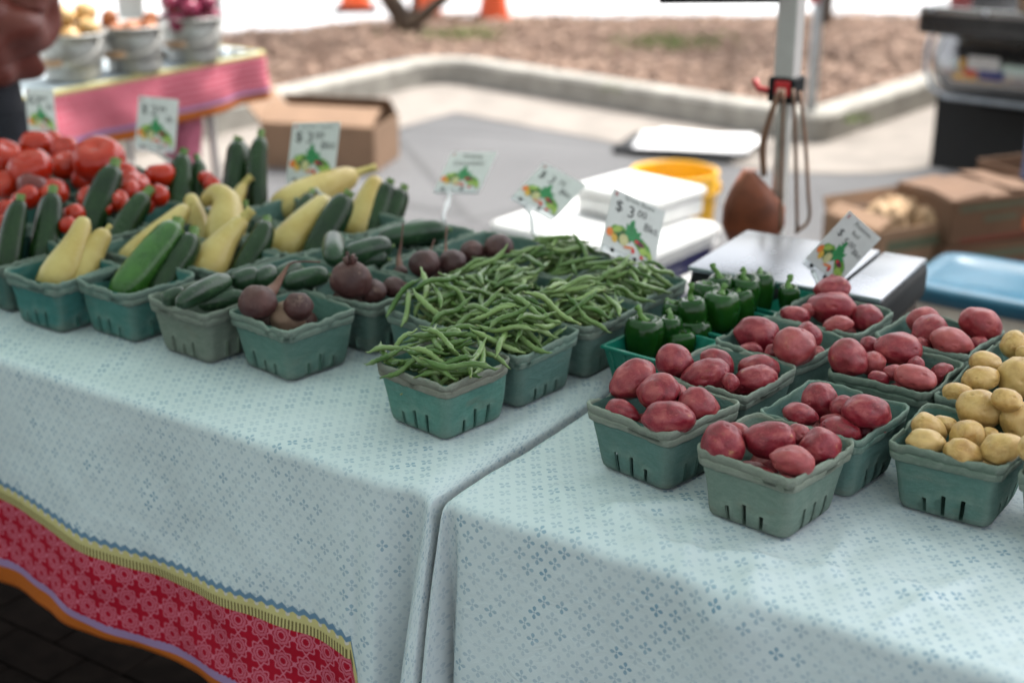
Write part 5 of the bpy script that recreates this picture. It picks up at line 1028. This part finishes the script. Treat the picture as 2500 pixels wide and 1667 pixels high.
def drop_bean(key, spread, tries=14, big=1.0):
    global HF
    u, v_, a = BASK[key]; best = None
    for _ in range(tries):
        k = bq.randrange(len(BN)); me, P, rad = BN[k]; lu, lv = bq.gauss(0, spread), bq.gauss(0, spread)
        if max(abs(lu), abs(lv)) > .066: continue
        c = T(u+lu, v_+lv); ang = bq.uniform(0, 6.283); fl = bq.uniform(-.5, .5); sc_ = bq.uniform(.85, 1.08)*big; Rz = Matrix.Rotation(ang, 3, 'Z') @ Matrix.Rotation(fl, 3, 'X'); W = [Rz @ (p*sc_) for p in P]
        hs_ = [hmax(c.x+w.x, c.y+w.y, .004) for w in W]; xs_ = [p.x*sc_ for p in P]; lo = max(range(1, 10), key=lambda i: hs_[i]); hi = max(range(14, 23), key=lambda i: hs_[i]); sl = (hs_[hi]-hs_[lo])/max(.02, xs_[hi]-xs_[lo]); sl = max(-.55, min(.55, sl)); ti = math.atan(sl)
        Rm = Matrix.Rotation(ang, 3, 'Z') @ Matrix.Rotation(-ti, 3, 'Y') @ Matrix.Rotation(fl, 3, 'X'); W = [Rm @ (p*sc_) for p in P]; zz = max(hs_[i]-W[i].z+rad[i]*sc_ for i in range(1, 23)) - .0040
        cost = zz + .25*math.hypot(lu, lv)
        if best is None or cost < best[0]: best = (cost, me, Rm, Vector((c.x, c.y, zz)), sc_, W, rad)
    if not best: return None
    _, me, Rm, p, sc_, W, rad = best
    for i in range(len(W)-1):
        for t in (0, .5):
            w = W[i].lerp(W[i+1], t); r = rad[i]*sc_; a_, b_ = int((p.x+w.x-GX0)/GS+.5), int((p.y+w.y-GY0)/GS+.5)
            if 1 <= a_ < GN-1 and 1 <= b_ < GN-1:
                HF[a_, b_] = max(HF[a_, b_], p.z+w.z+r*.9)
                for (ii, jj) in ((1, 0), (-1, 0), (0, 1), (0, -1)): HF[a_+ii, b_+jj] = max(HF[a_+ii, b_+jj], p.z+w.z+r*.25)
    return me, Rm, p, sc_
for key in bkeys:                                  # the hidden filling, one heap per basket
    V, Fc = [], []; u, v_, a = BASK[key]; c = T(u, v_)
    for k in range(34):
        me, P, rad = BN[bq.randrange(len(BN))]; lu, lv = bq.uniform(-.030, .030), bq.uniform(-.030, .030); Rm = Matrix.Rotation(bq.uniform(0, 6.28), 3, 'Z') @ Matrix.Rotation(bq.uniform(-.25, .25), 3, 'Y'); z = TZ + (.045 + .036*k/34 if key != 'B6' else .035+.034*k/34); o = T(u+lu, v_+lv, z); n0 = len(V)
        V += [o + Rm @ (w.co*.66) for w in me.vertices]; Fc += [tuple(n0+i for i in pgn.vertices) for pgn in me.polygons]
    tag(ob('bean_filling', mk('bean_filling', V, Fc), M['bean']), 'lower layer of green beans filling the ' + PH[key], 'green beans', kind='stuff')
cnt = dict(B6=48, B7=46, B8=46, B8b=38, B9=44, B9b=42, B9c=36)
for key in bkeys:
    for k in range(cnt[key]):
        r_ = drop_bean(key, .026 if k < cnt[key]*.75 else .040)
        if r_: me, Rm, p, s_ = r_; o = bpy.data.objects.new('green_bean', me); o.matrix_world = Matrix.Translation(p) @ Rm.to_4x4() @ Matrix.Scale(s_, 4); link(o); tag(o, 'green bean heaped in the '+PH[key], 'green bean', 'green beans in the '+PH[key])

# ------------------------------------------------------------------ price signs
def txt_mesh(s, size):
    c = bpy.data.curves.new('t', 'FONT'); c.body = s; c.size = size; c.align_x = 'CENTER'; c.align_y = 'CENTER'; c.resolution_u = 3; o = bpy.data.objects.new('t', c); COL.objects.link(o)
    me = bpy.data.meshes.new_from_object(o.evaluated_get(bpy.context.evaluated_depsgraph_get())); bpy.data.objects.remove(o); return me
def blob(cx, cy, rx, ry, rot=0, n=14, lob=0, lk=5): return [(cx + math.cos(rot)*rx*k_*math.cos(a) - math.sin(rot)*ry*k_*math.sin(a), cy + math.sin(rot)*rx*k_*math.cos(a) + math.cos(rot)*ry*k_*math.sin(a)) for a in [2*math.pi*i/n for i in range(n)] for k_ in [1+lob*math.cos(lk*a)]]
STAR = [(.50, .62), (.44, .60), (.41, .50), (.36, .52), (.38, .42), (.36, .30), (.50, .26), (.66, .30), (.72, .36), (.64, .38), (.66, .47), (.58, .44), (.55, .50), (.52, .50)]
ART = [('art_leaf', blob(.25, .32, .17, .12, .2, 16, .08, 6)), ('art_leaf', blob(.72, .24, .22, .10, -.55, 16, .06, 5)), ('art_dark', blob(.34, .27, .16, .11, 0, 14, .1, 4)), ('art_green', STAR), ('art_orange', blob(.10, .27, .065, .075)), ('art_yellow', blob(.20, .20, .055, .075, .4)), ('art_cream', blob(.37, .23, .085, .095, .1, 14, .06, 6)), ('art_lime', blob(.22, .36, .09, .05, .5)), ('art_plum', blob(.66, .27, .11, .045, -.3)), ('art_red', blob(.60, .285, .04, .025)), ('art_orange', blob(.48, .14, .10, .022, .25)), ('art_red', blob(.57, .11, .035, .042)), ('art_lime', blob(.75, .17, .075, .065)), ('art_red', blob(.74, .06, .035, .035)), ('art_lime', blob(.88, .12, .045, .10, .35))]
def sign(TL, TR, BL, dist, stick_to, label, texts, flip=1):
    m = dist*S/F; a, b = (TR[0]-TL[0])*m, -(TR[1]-TL[1])*m; c, d = (TL[0]-BL[0])*m, -(TL[1]-BL[1])*m; dot = a*c + b*d; qd = flip*math.sqrt(abs(dot)); pd = -dot/qd if abs(qd) > 1e-5 else 0
    e1 = RIGHT*a + UP*b + FWD*pd; e2 = RIGHT*c + UP*d + FWD*qd; o = atd(BL[0], BL[1], dist); W, H = e1.length, e2.length; x, y = e1.normalized(), e2.normalized(); zc = x.cross(y)
    t = empty('price_sign', (0, 0, 0), 0, label, 'price sign', 'price signs on clear stakes'); t.matrix_world = Matrix.Translation(o) @ Matrix((x, y, zc)).transposed().to_4x4()
    cd = MB().box((W/2, H/2, -.0006), (W, H, .0011), bev=.0004).obj('card', M['card'], t, False)
    for k, (mt, P) in enumerate(ART): ob('printed_vegetable', mk('printed_vegetable', [(px*W, py*H, .0003+k*.00006) for px, py in P], [tuple(range(len(P)))], False), M[mt], cd)
    for s, cx, cy, sz, ink in texts: me = txt_mesh(s, sz*H); ob('lettering', me, M[ink], cd, loc=(cx*W, cy*H, .0004))
    MB().box((.08*W, .93*H, .0002), (.05*W, .07*H, .0006)).obj('printed_mark', plain('faded_red_print', (.42, .20, .20), .6), cd, False)
    MB().box((W/2, -.004, 0), (W*.96, .012, .005), bev=.0015).obj('clip', M['clear'], t, False)
    for fx in (.2, .62): MB().box((W*fx, -.002, .003), (.006, .006, .003), bev=.001).obj('clip_rivet', M['black'], t, False)
    inv = t.matrix_world.inverted(); g = inv @ stick_to; s0 = Vector((W*.36, -.008, 0)); Q = [Vector(p_) for p_ in spline([s0, s0.lerp(g, .3)+Vector((.004, 0, .003)), s0.lerp(g, .7)-Vector((.004, 0, 0)), g], 12)]; MB().tube(Q, [.0052, .0048, .0044, .0040, .0046, .0056, .0046, .0040, .0040, .0040, .0036, .003], 8).obj('stake', M['clear'], t)
    return t
pr = lambda a, b_='00', c='Bkt': [('$', .17, .74, .26, 'ink'), (a, .40, .72, .28, 'ink'), (b_, .60, .76, .17, 'ink'), (c, .80, .58, .19, 'ink')]
def gp(px, py, z): return at(px, py, z)
sign((1413, 426), (1540, 476), (1380, 562), 2.33, T(-.055, .60, .84), 'white price sign reading Green Beans above the bean heap', [('Green Beans', .52, .925, .105, 'title_ink')] + pr('3'))
sign((1944, 487), (2024, 548), (1850, 594), 2.28, T(.20, .70, .85), 'tilted price sign among the rear red potatoes in front of the scale', [('Potatoes', .55, .91, .10, 'title_ink'), ('Red', .50, .78, .10, 'title_ink'), ('$', .20, .66, .17, 'ink'), ('5', .42, .60, .17, 'ink'), ('00', .60, .62, .12, 'ink'), ('Bkt', .82, .56, .13, 'ink')], -1)
sign((1250, 368), (1347, 425), (1178, 448), 2.62, T(-.33, .72, .85), 'tilted price sign behind the beans reading three dollars a basket', pr('3', '75'))
sign((1036, 342), (1142, 350), (998, 434), 2.78, T(-.55, .74, .85), 'slanted price sign above the cucumbers, in front of the asphalt', [('Pickling', .52, .88, .15, 'ink'), ('Cucumber', .50, .70, .17, 'ink')])
sign((668, 278), (782, 280), (657, 412), 2.88, T(-.80, .72, .86), 'upright price sign in front of the tan cardboard box', [('Zucchini - Squash', .52, .92, .08, 'title_ink')] + pr('3'))
sign((314, 217), (402, 223), (310, 334), 3.2, T(-1.25, .74, .87), 'price sign in front of the pink cloth above the tomatoes', pr('2', '99', 'lb'))
sign((48, 200), (106, 196), (66, 305), 3.25, T(-1.60, .70, .87), 'price sign in front of the dark trousers at the left edge', pr('2', '99', 'lb'))
# white card and grey card standing in the pails
for (x0, y0, w_, h_, d, lb) in ((303, 50, 60, 60, 4.78, 'blank white card standing in the middle pail'), (480, 34, 62, 50, 5.0, 'grey card standing in the pail of red onions')):
    p = atd(x0, y0, d); m = mpp(p); t = empty('pail_card', p, 0, lb, 'card', 'cards standing in the pails'); MB().box((0, 0, h_*m*.9), (w_*m, .002, h_*m*1.8), bev=.0005).obj('card', M['card'], t, False); MB().tube([(0, 0, 0), (.004, .01, -.10)], .003, 6).obj('stake', M['clear'], t)

# ------------------------------------------------------------------ people
def person(loc, rz, label, J, cloth):
    t = empty('person', loc, rz, label, 'person')
    V, E_, Rr = [], [], []
    def v(p, r): V.append(p); Rr.append(r); return len(V)-1
    def chain(start, pts):
        a = start
        for p, r in pts: b = v(p, r); E_.append((a, b)); a = b
        return a
    pel = v((0, 0, .95), .135); ch = chain(pel, [((0, .0, 1.10), .125), ((0, .0, 1.28), .135), ((0, 0, 1.40), .11)]); nk = chain(ch, [((0, 0, 1.48), .058), ((0, -.005, 1.55), .075), ((0, -.01, 1.62), .092), ((0, 0, 1.69), .075)])
    for s in (-1, 1):
        kn = chain(pel, [((s*.10, 0, .88), .10), ((s*.11, -.01, .68), .085), ((s*.115, -.015, .50), .062), ((s*.12, .01, .32), .060), ((s*.12, .02, .10), .042), ((s*.12, .0, .045), .045), ((s*.13, -.10, .035), .040), ((s*.135, -.17, .03), .03)])
        sh, el, wr, hd = J[s]
        a = chain(ch, [(sh, .06), (tuple((x+y)/2 for x, y in zip(sh, el)), .050), (el, .040), (tuple((x+y)/2 for x, y in zip(el, wr)), .038), (wr, .026)])
        w = Vector(wr); d = (Vector(hd)-w).normalized(); side = d.cross(Vector((0, -1, .2))).normalized(); pm = v(tuple(w+d*.05), .030); E_.append((a, pm))
        for k, (off, ln) in enumerate(((-.028, .070), (-.010, .082), (.010, .078), (.027, .062))): chain(pm, [(tuple(w+d*.085+side*off), .0105), (tuple(w+d*(.085+ln*.5)+side*off*1.1+Vector((0, -.006, 0))), .0090), (tuple(w+d*(.085+ln)+side*off*1.1+Vector((0, -.016, 0))), .0075)])
        chain(pm, [(tuple(w+d*.05-side*.038), .012), (tuple(w+d*.085-side*.055), .0095), (tuple(w+d*.11-side*.058), .008)])
    me = bpy.data.meshes.new('body'); me.from_pydata(V, E_, []); o = ob('body', me, M['skin'], t); sk_ = o.modifiers.new('skin', 'SKIN'); me.skin_vertices[0].data[0].use_root = True
    for d_, r in zip(me.skin_vertices[0].data, Rr): d_.radius = (r, r)
    sb = o.modifiers.new('sub', 'SUBSURF'); sb.levels = 2; sb.render_levels = 2
    # face: nose, eyes, mouth and hair on the head
    MB().tube([(0, -.095, 1.635), (0, -.118, 1.605), (0, -.098, 1.595)], [.008, .014, .012], 8).obj('nose', M['skin'], t)
    for s in (-1, 1): MB().lathe([(0, -.010), (.008, -.006), (.011, 0), (.008, .006), (0, .010)], 10, (s*.034, -.088, 1.635)).obj('eye', M['white'], t); MB().lathe([(0, -.025), (.012, -.02), (.016, 0), (.012, .02), (0, .025)], 8, (s*.088, .0, 1.615)).obj('ear', M['skin'], t)
    MB().tube([(-.024, -.088, 1.565), (0, -.096, 1.563), (.024, -.088, 1.565)], [.003, .006, .003], 6).obj('mouth', plain('lips', (.35, .12, .10), .5), t)
    v_, f_ = lathe([(0, 1.745), (.06, 1.73), (.098, 1.69), (.108, 1.63), (.104, 1.56), (.088, 1.50)], 24); v_ = [Vector((p.x, p.y*1.05+.022, p.z)) for p in v_]; ob('hair', mk('hair', v_, f_), M['hair'], t)
    cloth(t); return t
def loft(rows, n=48, fold=None):
    v, f = [], []
    for i, (c, rx, ry) in enumerate(rows):
        for k in range(n): a = 2*math.pi*k/n; s = 1 + (fold(i/(len(rows)-1), a) if fold else 0); v.append((c[0]+rx*s*math.cos(a), c[1]+ry*s*math.sin(a), c[2]))
    for i in range(len(rows)-1):
        for k in range(n): f.append((i*n+k, i*n+(k+1) % n, (i+1)*n+(k+1) % n, (i+1)*n+k))
    return v, f
def legs(t, mat, z1, name, wide=.118):
    mb = MB(); v, f = loft([((0, 0, 1.02), .165, .125), ((0, 0, .98), .172, .13), ((0, 0, .90), .185, .135), ((0, 0, .82), .19, .13)], 32); mb.add(v, f)
    for s in (-1, 1):
        rows = []; k = 9
        for i in range(k): q = i/(k-1); z = .86*(1-q)+z1*q; rows.append(((s*(.098+.02*q), -.01, z), wide-.035*q*(.86-z1), (wide+.005)-.03*q*(.86-z1)))
        v, f = loft(rows, 24, lambda q, a: .03*math.sin(7*q+2*a)); mb.add(v, f)
    mb.obj(name, mat, t)
def dress_left(t):
    legs(t, M['navy_cloth'], .06, 'trousers')
    fo_ = lambda q, a: .10*(abs(math.sin(4*a + 5*q))-.5) + .07*math.sin(9*a - 8*q + 1.3) + .09*(q**2)*math.sin(7*a+2)
    v, f = loft([((0, 0, 1.47), .075, .065), ((0, 0, 1.43), .16, .10), ((0, 0, 1.36), .19, .125), ((0, 0, 1.22), .185, .135), ((0, 0, 1.10), .195, .150), ((0, 0, 1.00), .225, .175), ((0, 0, .955), .232, .18), ((0, 0, .922), .205, .158), ((0, 0, .935), .17, .13)], 90, fo_); v2, f2 = v, f
    o = ob('blouse', mk('blouse', v2, f2), M['satin'], t); sb = o.modifiers.new('sub', 'SUBSURF'); sb.levels = 1; sb.render_levels = 2
    for s in (-1, 1):
        sh, el, wr, _ = JL[s]; P = [Vector(p_) for p_ in spline([sh, tuple((x+y)/2 for x, y in zip(sh, el)), el, tuple((x+y)/2 for x, y in zip(el, wr)), wr], 34)]
        rad = [.070, .075, .082, .088, .090, .078, .05]; rad = [float(np.interp(k/33, np.linspace(0, 1, 7), rad)) for k in range(34)]
        v, f = tube(P, rad, 40, False, lambda q, a: 1+.22*(abs(math.sin(8*q+math.sin(a)+1.5*a))-.5)+.12*math.sin(21*q-3*a+1)+.06*math.sin(6*a+9*q)); o = ob('sleeve', mk('sleeve', v, f), M['satin'], t); sb = o.modifiers.new('sub', 'SUBSURF'); sb.levels = 1; sb.render_levels = 2
    for s in (-1, 1): MB().box((s*.13, -.06, .03), (.085, .25, .06), bev=.02).obj('shoe', M['shoe'], t)
JL = {1: ((.18, 0, 1.40), (.205, .03, 1.08), (.06, -.20, 1.04), (-.04, -.28, 1.04)), -1: ((-.18, 0, 1.40), (-.27, .03, 1.12), (-.10, -.22, 1.04), (-.02, -.32, 1.04))}
pl0 = atd(58, 260, 3.55); person(Vector((pl0.x-.195, pl0.y, 0)), R(8), 'person in a rust brown satin blouse and dark trousers at the left edge', JL, dress_left)
def dress_right(t):
    legs(t, M['denim'], .50, 'shorts', .125)
    v, f = loft([((0, 0, 1.47), .075, .065), ((0, 0, 1.43), .16, .10), ((0, 0, 1.36), .19, .12), ((0, 0, 1.2), .18, .125), ((0, 0, 1.04), .185, .14), ((0, 0, .96), .19, .145)], 40, lambda q, a: .02*math.sin(6*a+5*q)); ob('shirt', mk('shirt', v, f), M['white_cloth'], t)
    for s in (-1, 1): MB().box((s*.13, -.06, .03), (.085, .25, .06), bev=.02).obj('shoe', M['shoe'], t)
JR = {1: ((.18, 0, 1.40), (.24, .04, 1.14), (.22, -.10, .92), (.21, -.16, .84)), -1: ((-.18, 0, 1.40), (-.21, .04, 1.14), (-.06, -.16, 1.08), (.02, -.22, 1.10))}
pr0 = atd(2341, 200, 4.3); person(Vector((pr0.x+.262, pr0.y, 0)), R(10), 'person in blue denim shorts, a sliver at the right edge', JR, dress_right)
print('objects', len(scene.objects))
